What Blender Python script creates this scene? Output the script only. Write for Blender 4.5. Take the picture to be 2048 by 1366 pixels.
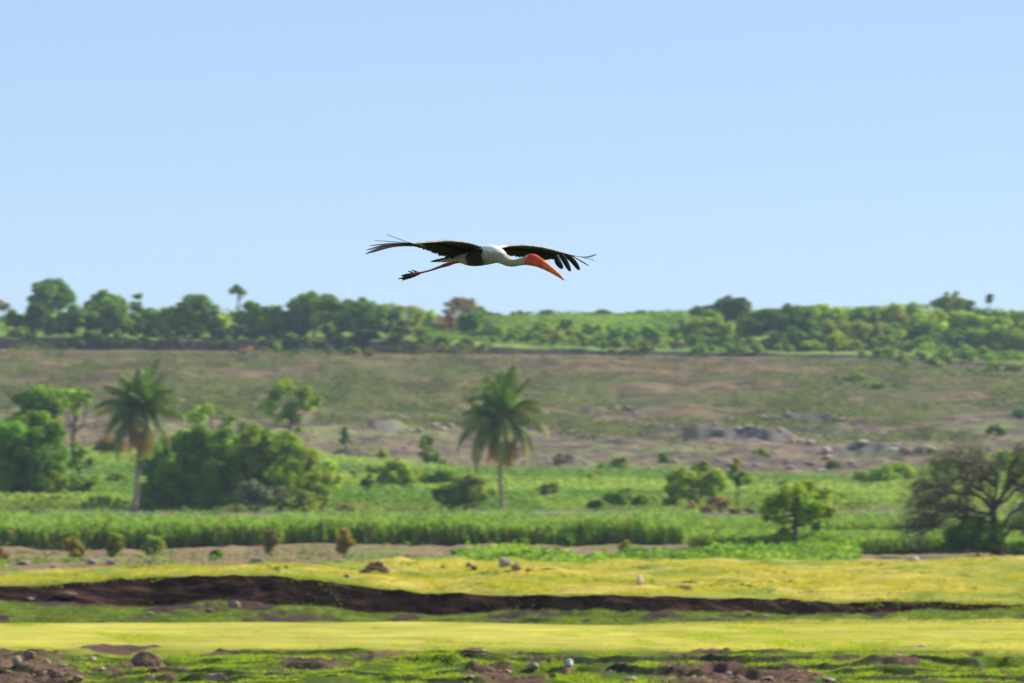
import bpy, bmesh, math
import numpy as np
from mathutils import Vector

for o in list(bpy.data.objects):
    bpy.data.objects.remove(o)
S = bpy.context.scene
COL = S.collection
R = math.radians

# ------------------------------------------------------------------ camera
FPX, CX, YH, CZ = 12000.0, 1024.0, 900.0, 2.6      # focal length in photo pixels, horizon row, eye height
cd = bpy.data.cameras.new('camera')
cam = bpy.data.objects.new('camera', cd)
COL.objects.link(cam)
S.camera = cam
cam.location = (0, 0, CZ)
cam.rotation_euler = (R(90), 0, 0)
cd.sensor_width = 36
cd.lens = FPX / 2048 * 36
cd.shift_y = (YH - 683) / 2048
cd.clip_start = 0.5
cd.clip_end = 20000
cd.dof.use_dof = True
cd.dof.focus_distance = 32.0
cd.dof.aperture_fstop = 10.5
cd.dof.aperture_blades = 0
cd.dof.aperture_ratio = 0.6

# ------------------------------------------------------------------ light
SUN_EL, SUN_AZ = R(35), R(72)          # azimuth measured from +Y (view direction) towards +X (right)
w = bpy.data.worlds.new('World')
S.world = w
w.use_nodes = True
nt = w.node_tree
nt.nodes.clear()
sky = nt.nodes.new('ShaderNodeTexSky')
sky.sky_type = 'NISHITA'
sky.sun_disc = False
sky.sun_elevation = SUN_EL
sky.sun_rotation = SUN_AZ
sky.altitude = 0
sky.air_density = 0.50
sky.dust_density = 0.0
sky.ozone_density = 3.0
bg = nt.nodes.new('ShaderNodeBackground')
bg.inputs['Strength'].default_value = 0.095
wo = nt.nodes.new('ShaderNodeOutputWorld')
# constant pale blue mixed into the sky: evens out the clear-air gradient
mixs = nt.nodes.new('ShaderNodeMix'); mixs.data_type = 'RGBA'
mixs.inputs['Factor'].default_value = 0.42
mixs.inputs[7].default_value = (4.1, 5.1, 6.7, 1)
nt.links.new(sky.outputs[0], mixs.inputs[6])
nt.links.new(mixs.outputs[2], bg.inputs[0])
nt.links.new(bg.outputs[0], wo.inputs[0])

sd = bpy.data.lights.new('sun', 'SUN')
sd.energy = 5.0
sd.angle = R(0.5)
sd.color = (1.0, 0.92, 0.80)
sun = bpy.data.objects.new('sun', sd)
COL.objects.link(sun)
sv = Vector((math.sin(SUN_AZ) * math.cos(SUN_EL), math.cos(SUN_AZ) * math.cos(SUN_EL), math.sin(SUN_EL)))
sun.rotation_euler = sv.to_track_quat('Z', 'Y').to_euler()
sun.location = (30, 20, 40)

S.view_settings.view_transform = 'Standard'
S.view_settings.look = 'None'
S.view_settings.exposure = 0.62
S.view_settings.gamma = 1
S.render.resolution_x, S.render.resolution_y = 1024, 683
S.cycles.volume_bounces = 0
S.cycles.max_bounces = 6
S.cycles.transparent_max_bounces = 4

rng = np.random.default_rng(7)

# ------------------------------------------------------------------ noise
def _h(ix, iy, s):
    n = (ix.astype(np.int64) * 374761393 + iy.astype(np.int64) * 668265263 + s * 1442695041) & 0xffffffff
    n = ((n ^ (n >> 13)) * 1274126177) & 0xffffffff
    n = (n ^ (n >> 16)) & 0xffffffff
    return n.astype(np.float64) / 4294967295.0

def vnoise(x, y, s=0):
    x = np.asarray(x, float); y = np.asarray(y, float)
    ix = np.floor(x); iy = np.floor(y)
    fx = x - ix; fy = y - iy
    fx = fx * fx * (3 - 2 * fx); fy = fy * fy * (3 - 2 * fy)
    a = _h(ix, iy, s); b = _h(ix + 1, iy, s); c = _h(ix, iy + 1, s); d = _h(ix + 1, iy + 1, s)
    return (a * (1 - fx) + b * fx) * (1 - fy) + (c * (1 - fx) + d * fx) * fy

def fbm(x, y, s=0, o=4):
    v = 0; a = 0.5; t = 0
    for i in range(o):
        v = v + a * vnoise(x, y, s + i * 17); t += a
        x = x * 2.03 + 11.3; y = y * 2.03 + 5.7; a *= 0.5
    return v / t                         # 0..1

def sstep(a, b, x):
    t = np.clip((x - a) / (b - a), 0, 1)
    return t * t * (3 - 2 * t)

# ------------------------------------------------------------------ mesh helpers
def mesh_np(name, V, F, cols=None, smooth=False):
    V = np.asarray(V, np.float32); F = np.asarray(F, np.int32)
    n, k = F.shape
    m = bpy.data.meshes.new(name)
    m.vertices.add(len(V)); m.vertices.foreach_set('co', V.ravel())
    m.loops.add(n * k); m.loops.foreach_set('vertex_index', F.ravel())
    m.polygons.add(n)
    m.polygons.foreach_set('loop_start', np.arange(0, n * k, k, dtype=np.int32))
    m.polygons.foreach_set('loop_total', np.full(n, k, np.int32))
    if smooth:
        m.polygons.foreach_set('use_smooth', np.ones(n, bool))
    m.update(calc_edges=True)
    if cols is not None:
        a = m.color_attributes.new('Col', 'FLOAT_COLOR', 'POINT')
        c = np.ones((len(V), 4), np.float32); c[:, :3] = cols
        a.data.foreach_set('color', c.ravel())
    return m

def link(name, mesh, mat, parent=None, loc=None):
    o = bpy.data.objects.new(name, mesh)
    COL.objects.link(o)
    if mat and mesh: mesh.materials.append(mat)
    if parent: o.parent = parent
    if loc is not None: o.location = loc
    return o

def tag(o, label=None, cat=None, group=None, kind=None):
    if label: o['label'] = label
    if cat: o['category'] = cat
    if group: o['group'] = group
    if kind: o['kind'] = kind
    return o

def thing(name, label, cat, loc, group=None):
    o = bpy.data.objects.new(name, None)
    o.empty_display_size = 0.3
    COL.objects.link(o)
    o.location = loc
    return tag(o, label, cat, group)

def P(px, py, d):
    """world point seen at photo pixel (px, py) when it stands d metres away"""
    return np.array([(px - CX) * d / FPX, d, CZ - (py - YH) * d / FPX])

def merge(parts):
    V, F, C, n = [], [], [], 0
    for v, f, c in parts:
        v = np.asarray(v, float)
        V.append(v); F.append(np.asarray(f) + n); C.append(np.broadcast_to(c, (len(v), 3))); n += len(v)
    return np.concatenate(V), np.concatenate(F), np.concatenate(C)

def tube(pts, rad, sides=6, col=(.1, .1, .1), flat=1.0):
    pts = np.asarray(pts, float); n = len(pts)
    t = np.gradient(pts, axis=0); t /= np.linalg.norm(t, axis=1)[:, None] + 1e-9
    up = np.array([0, 0, 1.0]) if abs(t[:, 2]).mean() < 0.8 else np.array([0, 1.0, 0])
    a = np.cross(t, up); a /= np.linalg.norm(a, axis=1)[:, None] + 1e-9
    b = np.cross(t, a)
    th = np.arange(sides) / sides * 2 * math.pi
    rad = np.broadcast_to(rad, (n,))
    V = pts[:, None, :] + rad[:, None, None] * (np.cos(th)[None, :, None] * a[:, None, :] * flat + np.sin(th)[None, :, None] * b[:, None, :])
    i = np.arange(n - 1)[:, None]; j = np.arange(sides)[None, :]; j2 = (j + 1) % sides
    F = np.stack([i * sides + j, i * sides + j2, (i + 1) * sides + j2, (i + 1) * sides + j], -1).reshape(-1, 4)
    V = V.reshape(-1, 3)
    c0 = len(V); V = np.vstack([V, pts[0], pts[-1]])
    jj = np.arange(sides); jn = (jj + 1) % sides
    F0 = np.stack([np.full(sides, c0), jn, jj, jj], -1)
    F1 = np.stack([np.full(sides, c0 + 1), (n - 1) * sides + jj, (n - 1) * sides + jn, (n - 1) * sides + jn], -1)
    return V, F, F0, F1, col

def tube4(pts, rad, sides=6, col=(.1, .1, .1), flat=1.0):
    V, F, F0, F1, c = tube(pts, rad, sides, col, flat)     # open ends (they sit in other geometry or taper out)
    return V, F, c

def leaf_quads(C, N, size, cols, asp=1.7, r=rng):
    """one small rhombic leaf face per centre, facing N"""
    n = len(C)
    N = N / (np.linalg.norm(N, axis=1)[:, None] + 1e-9)
    q = r.normal(size=(n, 3))
    a = np.cross(N, q); a /= np.linalg.norm(a, axis=1)[:, None] + 1e-9
    b = np.cross(N, a)
    s = np.asarray(size).reshape(-1, 1) * np.ones((n, 1))
    a = a * s * 0.5 * asp; b = b * s * 0.5
    V = np.stack([C - a, C - b * 0.9 + a * .1, C + a, C + b * 0.9 + a * .1], 1).reshape(-1, 3)
    F = np.arange(4 * n).reshape(-1, 4)
    return V, F, np.repeat(cols, 4, axis=0)

# ------------------------------------------------------------------ materials
def new_mat(name):
    m = bpy.data.materials.new(name); m.use_nodes = True
    t = m.node_tree; t.nodes.clear()
    out = t.nodes.new('ShaderNodeOutputMaterial')
    return m, t, out

def attr_mat(name, rough=0.7, spec=0.3, transl=0.0, tcol=(1.2, 1.25, 0.6), nscale=None, namt=0.25, bump=0.0, bscale=8):
    m, t, out = new_mat(name)
    at = t.nodes.new('ShaderNodeAttribute'); at.attribute_name = 'Col'
    col = at.outputs['Color']
    if nscale:
        geo = t.nodes.new('ShaderNodeNewGeometry')
        nz = t.nodes.new('ShaderNodeTexNoise'); nz.inputs['Scale'].default_value = nscale
        nz.inputs['Detail'].default_value = 5
        t.links.new(geo.outputs['Position'], nz.inputs['Vector'])
        mr = t.nodes.new('ShaderNodeMapRange')
        mr.inputs['From Min'].default_value = 0.3; mr.inputs['From Max'].default_value = 0.7
        mr.inputs['To Min'].default_value = 1 - namt; mr.inputs['To Max'].default_value = 1 + namt
        t.links.new(nz.outputs['Fac'], mr.inputs['Value'])
        mx = t.nodes.new('ShaderNodeVectorMath'); mx.operation = 'SCALE'
        t.links.new(col, mx.inputs[0]); t.links.new(mr.outputs[0], mx.inputs['Scale'])
        col = mx.outputs[0]
    b = t.nodes.new('ShaderNodeBsdfPrincipled')
    b.inputs['Roughness'].default_value = rough
    b.inputs['Specular IOR Level'].default_value = spec
    t.links.new(col, b.inputs['Base Color'])
    if bump:
        geo2 = t.nodes.new('ShaderNodeNewGeometry')
        n2 = t.nodes.new('ShaderNodeTexNoise'); n2.inputs['Scale'].default_value = bscale; n2.inputs['Detail'].default_value = 6
        t.links.new(geo2.outputs['Position'], n2.inputs['Vector'])
        bp = t.nodes.new('ShaderNodeBump'); bp.inputs['Strength'].default_value = bump; bp.inputs['Distance'].default_value = 0.05
        t.links.new(n2.outputs['Fac'], bp.inputs['Height'])
        t.links.new(bp.outputs[0], b.inputs['Normal'])
    sh = b.outputs[0]
    if transl:
        tr = t.nodes.new('ShaderNodeBsdfTranslucent')
        vm = t.nodes.new('ShaderNodeVectorMath'); vm.operation = 'MULTIPLY'; vm.inputs[1].default_value = tcol
        t.links.new(col, vm.inputs[0]); t.links.new(vm.outputs[0], tr.inputs['Color'])
        mi = t.nodes.new('ShaderNodeMixShader'); mi.inputs[0].default_value = transl
        t.links.new(sh, mi.inputs[1]); t.links.new(tr.outputs[0], mi.inputs[2])
        sh = mi.outputs[0]
    t.links.new(sh, out.inputs['Surface'])
    return m

M_GROUND = attr_mat('ground_mat', rough=0.95, spec=0.1, nscale=0.9, namt=0.22, bump=0.6, bscale=6)
M_LEAF = attr_mat('foliage_mat', rough=0.55, spec=0.2, transl=0.42)
M_GRASS = attr_mat('grass_mat', rough=0.6, spec=0.2, transl=0.45, tcol=(1.3, 1.2, 0.5))
M_FROND = attr_mat('palm_frond_mat', rough=0.5, spec=0.35, transl=0.3)
M_BARK = attr_mat('bark_mat', rough=0.9, spec=0.1, nscale=3, namt=0.4)
M_ROCK = attr_mat('stone_mat', rough=0.9, spec=0.15, nscale=6, namt=0.35, bump=0.7, bscale=14)
M_PLUME = attr_mat('plumage_mat', rough=0.6, spec=0.25, nscale=60, namt=0.12, bump=0.3, bscale=90)
M_FEATH = attr_mat('feather_mat', rough=0.5, spec=0.3, transl=0.12, tcol=(2.2, 2.4, 3.0))
M_SKIN = attr_mat('bill_mat', rough=0.45, spec=0.4)

# ------------------------------------------------------------------ terrain
NX = np.array([0, 300, 550, 830, 1100, 1400, 1700, 2048.0])
def c_y(d, ys):              # contour given by photo rows
    d = np.asarray(d, float) * np.ones(8); ys = np.asarray(ys, float) * np.ones(8)
    return d, CZ - (ys - YH) * d / FPX
def c_z(d, z):
    return np.asarray(d, float) * np.ones(8), np.asarray(z, float) * np.ones(8)
CONT = [                     # (depth, height) along eight columns, number of rows to the next contour, zone name
    (c_z(3, 0), 10, 'near'),
    (c_z(55, 0), 24, 'near'),
    (c_z(66, 0), 130, 'near'),
    (c_z(77, 0), 70, 'near'),
    (c_z([90, 90.3, 90.4, 91, 89.5, 88, 87.2, 88], 0.0), 12, 'edge'),
    (c_z(92.5, [-.16, -.2, -.2, -.22, -.15, -.05, -.04, 0.0]), 60, 'ditch'),
    (c_y([102.6, 103.2, 102.6, 102.9, 102.9, 102.9, 103.4, 103.2], [1206, 1212, 1213, 1234, 1229, 1228, 1238, 1221]), 44, 'bank'),
    (c_y([103.2, 103.9, 103.3, 103.25, 103.2, 103.2, 103.7, 103.4], [1171, 1157, 1150, 1187, 1191, 1194, 1205, 1209]), 6, 'lip'),
    (c_y([103.6, 104.4, 103.8, 103.75, 103.7, 103.7, 104.2, 103.9], [1168, 1154, 1148, 1185, 1189, 1192, 1203, 1207]), 70, 'terrace'),
    (c_y([115, 115, 118, 125, 125, 125, 125, 125], [1158, 1145, 1142, 1150, 1152, 1155, 1157, 1155]), 50, 'terrace'),
    (c_y([122, 122, 135, 150, 150, 150, 150, 150], [1152, 1139, 1138, 1126, 1127, 1126, 1126, 1118]), 10, 'lip'),
    (c_z(165, [-.8, -.8, -.9, -1.2, -1.2, -1.2, -1.2, -1.2]), 16, 'soil'),
    (c_y(215, [1128, 1131, 1132, 1132, 1133, 1134, 1136, 1140]), 50, 'soil'),
    (c_y(285, [1098, 1097, 1090, 1089, 1091, 1094, 1098, 1098]), 26, 'field'),
    (c_y([350, 350, 350, 350, 350, 348, 345, 345], [1066, 1066, 1066, 1066, 1066, 1062, 1058, 1058]), 8, 'field'),
    (c_y(364.5, 1031.5), 5, 'verge'),
    (c_y(370, 1028.5), 6, 'road'),
    (c_y(377, 1025.5), 8, 'verge'),
    (c_y(390, 1019), 40, 'field2'),
    (c_y(520, [915, 915, 925, 943, 945, 952, 962, 925]), 60, 'quarry'),
    (c_y(600, [842, 842, 850, 872, 882, 888, 888, 872]), 50, 'quarry'),
    (c_y(640, [820, 822, 826, 830, 838, 842, 846, 838]), 60, 'slope'),
    (c_y(753, [699, 700, 704, 707, 711, 714, 716, 736]), 10, 'bench'),
    (c_y(756, [700, 701, 705, 709, 710, 713, 716, 737]), 8, 'wall'),
    (c_y(757.3, [674, 677, 679, 684, 700, 704, 710, 728]), 40, 'ridge'),
    (c_y(830, [655, 655, 655, 655, 655, 655, 655, 665]), 30, 'ridge'),
    (c_y(905, [634, 634, 635, 636, 633, 632, 628, 634]), 10, 'ridge'),
    (c_z(960, 23.3), 6, 'ridge'),
    (c_z(1500, 22), 4, 'ridge'),
    (c_z(3000, 20), 0, 'ridge'),
]
ZN = ['near', 'edge', 'ditch', 'bank', 'lip', 'terrace', 'soil', 'field', 'verge', 'road', 'field2', 'quarry', 'slope', 'bench', 'wall', 'ridge']
NC = len(CONT)
CD = np.array([c[0][0] for c in CONT]); CZZ = np.array([c[0][1] for c in CONT])

# spoil heaps and cut ledges on the quarry slope: px0, px1, row of the foot, height (m), run back (m)
LEDGES = [(1365, 1600, 886, 2.0, 16), (1480, 1700, 852, 1.2, 10), (1150, 1235, 830, 1.3, 9), (722, 830, 866, 1.3, 10),
          (1590, 1720, 868, .8, 7), (1650, 1790, 905, .9, 6), (1245, 1335, 836, 1.0, 7), (1060, 1200, 930, 1.4, 10),
          (640, 780, 925, 1.5, 10), (1000, 1120, 890, .8, 6), (1440, 1560, 915, .9, 7), (1330, 1420, 935, .8, 6)]

def depth_at(px, py, k0=0):
    """depth at which the smooth ground is seen in that photo row"""
    cdx = np.array([np.interp(px, NX, CD[k]) for k in range(NC)])
    czx = np.array([np.interp(px, NX, CZZ[k]) for k in range(NC)])
    d = np.concatenate([np.linspace(cdx[k], cdx[k + 1], 40, endpoint=False) for k in range(k0, NC - 1)])
    z = np.interp(d, cdx, czx)
    y = YH + (CZ - z) * FPX / d
    i = np.nonzero(y <= py)[0]
    return float(d[i[0]]) if len(i) else 900.0
LED = []
for (a, b, y, h, run) in LEDGES:
    LED.append((a, b, depth_at((a + b) / 2, y, 15), h, run))

def turf_step(X, d, f=.62, s=230, A=.075):
    """low broken turf edges facing the camera: height and a mask of their bare faces, painted dark with undercut shade"""
    ph = d * f + 2.6 * fbm(X * .42, d * .22, s, 3)
    t = ph - np.floor(ph)
    on = sstep(.46, .60, fbm(X * .55 + np.floor(ph) * 7.3, np.floor(ph) * 3.1, s + 5, 3))
    z = A * (sstep(.0, .09, t) - sstep(.14, 1.0, t)) * on
    return z, (t < .10) * on
def disp(px, d, X, zone):
    """small relief added to the smooth ground; zone holds the zone index"""
    z = np.zeros_like(px)
    def m(*names):
        r = np.zeros(px.shape, bool)
        for n in names: r |= (zone == ZN.index(n))
        return r
    k = m('near', 'edge')
    if k.any():
        y = YH + CZ * FPX / d[k]
        rough = sstep(1293, 1318, y)
        s = soil_mask(px[k], y)
        a = (fbm(X[k] * 1.1, d[k] * .8, 3, 4) - .5) * 0.20 * rough
        a += -0.13 * sstep(.53, .66, fbm(X[k] * .8, d[k] * .7, 21, 4)) * (.25 * (y > 1262) + .75 * rough)
        stp, _ = turf_step(X[k], d[k]); a += stp * rough
        a += (fbm(X[k] * 7, d[k] * 5, 5, 4) - .5) * (0.06 * s + 0.05 * rough)
        a += s * 0.015
        a += (fbm(X[k] * .8, d[k] * .5, 9, 2) - .5) * 0.02
        z[k] += a
    k = m('ditch')
    if k.any():
        z[k] += turf_step(X[k], d[k], .55, 260, .07)[0] + (fbm(X[k] * 1.3, d[k] * .7, 31, 4) - .5) * .18 + (fbm(X[k] * 6, d[k] * 4, 33, 3) - .5) * .06
    k = m('bank')
    if k.any():
        z[k] += (fbm(X[k] * 2.2, d[k] * 6, 35, 4) - .5) * .14
    k = m('terrace', 'lip')
    if k.any():
        amp = np.clip((d[k] - 104) / 4, 0, 1)
        mid = np.clip(1 - abs(px[k] - 850) / 450, 0.25, 1)
        z[k] += ((fbm(X[k] * .40, d[k] * .28, 41, 3) - .5) * .55 * mid + (fbm(X[k] * 1.2, d[k] * .8, 43, 3) - .5) * .20 + turf_step(X[k], d[k], .30, 250, .07)[0]) * amp
    k = m('soil')
    if k.any():
        z[k] += (fbm(X[k] * .5, d[k] * .3, 51, 4) - .5) * .5
    k = m('field2')
    if k.any():
        z[k] += (fbm(X[k] * .06, d[k] * .05, 61, 3) - .5) * 1.0
    k = m('quarry', 'slope')
    if k.any():
        e = np.clip((d[k] - 525) / 15, 0, 1) * np.clip((752 - d[k]) / 15, 0, 1)
        zz = ((fbm(X[k] * .10, d[k] * .08, 71, 4) - .5) * 2.4 + (fbm(X[k] * .5, d[k] * .35, 73, 3) - .5) * .8) * e
        for (a, b, dl, h, run) in LED:
            df = dl + (fbm(px[k] * .02, px[k] * 0, 75, 2) - .5) * 5
            t = (d[k] - df)
            prof = sstep(0, 1.6, t) * (1 - sstep(1.6, run, t))
            lat = sstep(a - 10, a + 35, px[k]) * (1 - sstep(b - 45, b + 10, px[k]))
            zz += h * .7 * prof * lat
        z[k] += zz
    k = m('ridge')
    if k.any():
        e = np.clip((d[k] - 762) / 10, 0, 1)
        z[k] += (fbm(X[k] * .16, d[k] * 0, 83, 4) - .5) * 1.7 * (1 - e)
        z[k] += (fbm(X[k] * .05, d[k] * .05, 81, 3) - .5) * 1.6 * e
    return z

SOILP = [(60, 1350, 165, 44), (0, 1325, 90, 22), (1000, 1362, 95, 12), (985, 1342, 40, 7), (1500, 1362, 180, 26), (1440, 1340, 80, 8),
         (330, 1330, 90, 8), (620, 1332, 80, 6), (760, 1318, 60, 4), (230, 1296, 90, 5), (1420, 1305, 40, 5), (1230, 1350, 70, 7), (940, 1306, 30, 3), (1780, 1335, 70, 5), (2000, 1340, 50, 6)]
def soil_mask(px, y):
    m = np.zeros(np.broadcast(px, y).shape)
    wob = (fbm(px * .02, y * .12, 91, 4) - .5) * 1.3
    for (a, b, ra, rb) in SOILP:
        q = 1 - np.sqrt(((px - a) / ra) ** 2 + ((y - b) / rb) ** 2) + wob * .8
        m = np.maximum(m, sstep(-.05, .2, q))
    m = np.maximum(m, sstep(.645, .69, fbm(px * .009, y * .16, 95, 4)) * sstep(1298, 1312, y) * .85)
    return m

# columns: dense over the picture, wide margins
def cols_px():
    mid = np.linspace(-300, 2350, 740)
    l = -300 - np.geomspace(8, 5200, 60)[::-1]
    r = 2350 + np.geomspace(8, 5200, 60)
    return np.concatenate([l, mid, r])
PXC = cols_px()
def xpos(px, d):
    extra = np.sign(px - CX) * np.clip((np.abs(px - CX) - 1550) / 5000, 0, 1) ** 1.5 * 60
    return (px - CX) * d / FPX + extra

def eval_row(k, t):
    """depth, height, zone of the ground row a fraction t past contour k"""
    d0 = np.interp(PXC, NX, CD[k]); z0 = np.interp(PXC, NX, CZZ[k])
    if k + 1 < NC:
        d1 = np.interp(PXC, NX, CD[k + 1]); z1 = np.interp(PXC, NX, CZZ[k + 1])
    else: d1, z1 = d0, z0
    return d0 + (d1 - d0) * t, z0 + (z1 - z0) * t

def smooth_cols(a):
    return a

def build_ground():
    D, Z, ZO = [], [], []
    for k in range(NC):
        n = CONT[k][1]
        if n == 0: n = 1
        for i in range(n):
            d, z = eval_row(k, i / n if k < NC - 1 else 0)
            D.append(d); Z.append(z); ZO.append(np.full(len(PXC), ZN.index(CONT[k][2])))
            if k == NC - 1: break
    D = np.array(D); Z = np.array(Z); ZO = np.array(ZO)
    PX = np.broadcast_to(PXC, D.shape).copy()
    # ragged bank edge
    Xw = xpos(PX, D)
    rag = (fbm(Xw * 1.1, Xw * 0, 11, 4) - .5)
    bk = (ZO == ZN.index('bank')) | (ZO == ZN.index('lip')) & (D < 110)
    Z = Z + np.where(bk & (D > 102.9), rag * .10, 0)
    Z = Z + disp(PX, D, Xw, ZO)
    col = ground_cols(PX, D, Xw, ZO)
    nr, nc = D.shape
    V = np.stack([Xw, D, Z], -1).reshape(-1, 3)
    i = np.arange(nr - 1)[:, None]; j = np.arange(nc - 1)[None, :]
    F = np.stack([i * nc + j, i * nc + j + 1, (i + 1) * nc + j + 1, (i + 1) * nc + j], -1).reshape(-1, 4)
    return V, F, col.reshape(-1, 3), (D, Z, ZO)

def mixc(a, b, t):
    return a + (b - a) * t[..., None]
C = lambda *v: np.array(v, float)
GRN_Y = C(.52, .48, .08); GRN_F = C(.17, .28, .02); SOIL = C(.11, .065, .045); SOIL_D = C(.040, .024, .020)
def ground_cols(px, d, X, zo):
    col = np.zeros(px.shape + (3,))
    def m(*names):
        r = np.zeros(px.shape, bool)
        for n in names: r |= (zo == ZN.index(n))
        return r
    k = m('near', 'edge')
    y = YH + CZ * FPX / d[k]
    n = fbm(X[k] * .6, d[k] * .4, 101, 3)
    band = 1 - sstep(1286, 1312, y + (fbm(px[k] * .004, y * 0, 103, 3) - .5) * 30 - np.clip((px[k] - 1000) / 1000, -.2, 1) * 4)
    c = mixc(np.broadcast_to(GRN_F * .35, n.shape + (3,)), np.broadcast_to(GRN_Y, n.shape + (3,)), np.clip(band * (.75 + .5 * (n - .5)), 0, 1))  # ground under the tufts darkened: shade between them put into its colour
    c = mixc(c, SOIL * (1 + (fbm(X[k] * 4, d[k] * 3, 105, 3)[..., None] - .5) * .8), soil_mask(px[k], y))
    c = mixc(c, C(.028, .034, .012) + np.zeros(n.shape + (3,)), turf_step(X[k], d[k])[1] * sstep(1293, 1318, y))  # bare step faces, with undercut shade put into their dark colour
    col[k] = c
    k = m('ditch'); n = fbm(X[k] * 1.2, d[k] * .5, 107, 4)
    col[k] = mixc(np.broadcast_to(C(.10, .14, .02), n.shape + (3,)), SOIL_D * 1.3 + np.zeros(n.shape + (3,)), sstep(.5, .62, n))
    k = m('bank'); n = fbm(X[k] * 2, d[k] * 7, 109, 4)
    col[k] = SOIL_D * (.28 + 1.1 * sstep(.45, .8, n)[..., None]) * C(1.25, 1, .78)
    k = m('lip'); col[k] = C(.20, .20, .04)
    k = m('terrace'); n = fbm(X[k] * .5, d[k] * .35, 111, 4)
    col[k] = mixc(np.broadcast_to(C(.22, .27, .04), n.shape + (3,)), C(.44, .36, .07) + np.zeros(n.shape + (3,)), sstep(.38, .6, n))
    k = m('soil'); n = fbm(X[k] * .35, d[k] * .2, 113, 4)
    gr = sstep(.56, .64, n) * .6 + sstep(700, 1000, px[k]) * .3 * sstep(.4, .5, n)
    col[k] = mixc((C(.28, .175, .115) * (.6 + .5 * fbm(X[k] * 1.5, d[k], 115, 3)[..., None])), C(.13, .2, .04) + np.zeros(n.shape + (3,)), np.clip(gr, 0, 1))
    k = m('field'); col[k] = C(.14, .12, .05)
    k = m('verge'); n = fbm(X[k] * .2, d[k] * .2, 117, 3); col[k] = mixc(C(.14, .18, .05) + np.zeros(n.shape + (3,)), C(.26, .18, .13) + np.zeros(n.shape + (3,)), sstep(.45, .55, n))
    k = m('road'); col[k] = C(.36, .34, .33)
    k = m('field2'); n = fbm(X[k] * .08, d[k] * .08, 119, 4)
    col[k] = mixc(C(.09, .15, .03) + np.zeros(n.shape + (3,)), C(.2, .27, .06) + np.zeros(n.shape + (3,)), n)
    k = m('quarry'); n = fbm(X[k] * .12, d[k] * .12, 121, 4); n2 = fbm(X[k] * .35, d[k] * .4, 123, 4)
    c = mixc(C(.10, .072, .056) + np.zeros(n.shape + (3,)), C(.205, .155, .10) + np.zeros(n.shape + (3,)), sstep(.35, .65, n2))
    c = mixc(c, C(.17, .19, .07) + np.zeros(n.shape + (3,)), sstep(.55, .68, n) * .8)
    c = mixc(c, C(.12, .115, .115) + np.zeros(n.shape + (3,)), ledge_shade(px[k], d[k]) * .6)  # shade of the ledge faces painted in as grey
    col[k] = c
    k = m('slope'); n = fbm(X[k] * .10, d[k] * .09, 125, 4); n2 = fbm(X[k] * .25, d[k] * .3, 127, 4)
    c = mixc(C(.085, .060, .034) + np.zeros(n.shape + (3,)), C(.18, .128, .062) + np.zeros(n.shape + (3,)), sstep(.35, .65, n2))
    c = mixc(c, C(.085, .105, .026) + np.zeros(n.shape + (3,)), sstep(.45, .6, n - .10 * sstep(700, 735, d[k]) * (1 - sstep(1400, 1700, px[k])) + .07 * sstep(1450, 1800, px[k])) * .8)
    c = mixc(c, C(.12, .115, .115) + np.zeros(n.shape + (3,)), ledge_shade(px[k], d[k]) * .6)  # ledge faces greyed here too, as painted shade
    col[k] = c
    k = m('bench'); col[k] = C(.33, .22, .16)
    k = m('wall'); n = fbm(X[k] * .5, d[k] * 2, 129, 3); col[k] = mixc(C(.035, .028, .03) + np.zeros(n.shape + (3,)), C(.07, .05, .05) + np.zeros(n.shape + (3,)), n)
    k = m('ridge'); n = fbm(X[k] * .05, d[k] * .04, 131, 4)
    col[k] = mixc(C(.10, .17, .03) + np.zeros(n.shape + (3,)), C(.22, .31, .06) + np.zeros(n.shape + (3,)), n)
    return col
def ledge_shade(px, d):  # front faces of the ledges, greyed to paint in their shaded side
    mm = np.zeros(px.shape)
    for (a, b, dl, h, run) in LED[:8]:
        df = dl + (fbm(px * .02, px * 0, 75, 2) - .5) * 5
        t = d - df
        mm = np.maximum(mm, sstep(-1, 0, t) * (1 - sstep(2.2, 4, t)) * sstep(a - 10, a + 35, px) * (1 - sstep(b - 45, b + 10, px)))
    return mm

GV, GF, GC, (GD, GZ, GZO) = build_ground()
tag(link('ground', mesh_np('ground', GV, GF, GC, True), M_GROUND), kind='structure')

def ground_z(px, d):
    """ground height at lateral photo column px and depth d (bilinear-ish lookup in the built grid)"""
    px = np.atleast_1d(np.asarray(px, float)); d = np.atleast_1d(np.asarray(d, float))
    px, d = np.broadcast_arrays(px, d)
    j = np.clip(np.searchsorted(PXC, px) - 1, 0, len(PXC) - 2)
    out = np.empty(px.shape)
    order = np.argsort(j, kind='stable')
    js = j[order]
    st = np.searchsorted(js, np.arange(len(PXC)))
    for c in np.unique(js):
        a = st[c]; b = st[c + 1] if c + 1 < len(PXC) else len(js)
        idx = order[a:b]
        f = (px[idx] - PXC[c]) / (PXC[c + 1] - PXC[c])
        za = np.interp(d[idx], GD[:, c], GZ[:, c]); zb = np.interp(d[idx], GD[:, c + 1], GZ[:, c + 1])
        out[idx] = za * (1 - f) + zb * f
    return out

def hit(px, py, dmin=60):
    """first ground point seen at that photo pixel"""
    j = int(np.clip(np.searchsorted(PXC, px), 0, len(PXC) - 1))
    d = GD[:, j]; y = YH + (CZ - GZ[:, j]) * FPX / d
    i = np.nonzero((y <= py) & (d > dmin))[0]
    return float(d[i[0]]) if len(i) else 900.0

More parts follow.
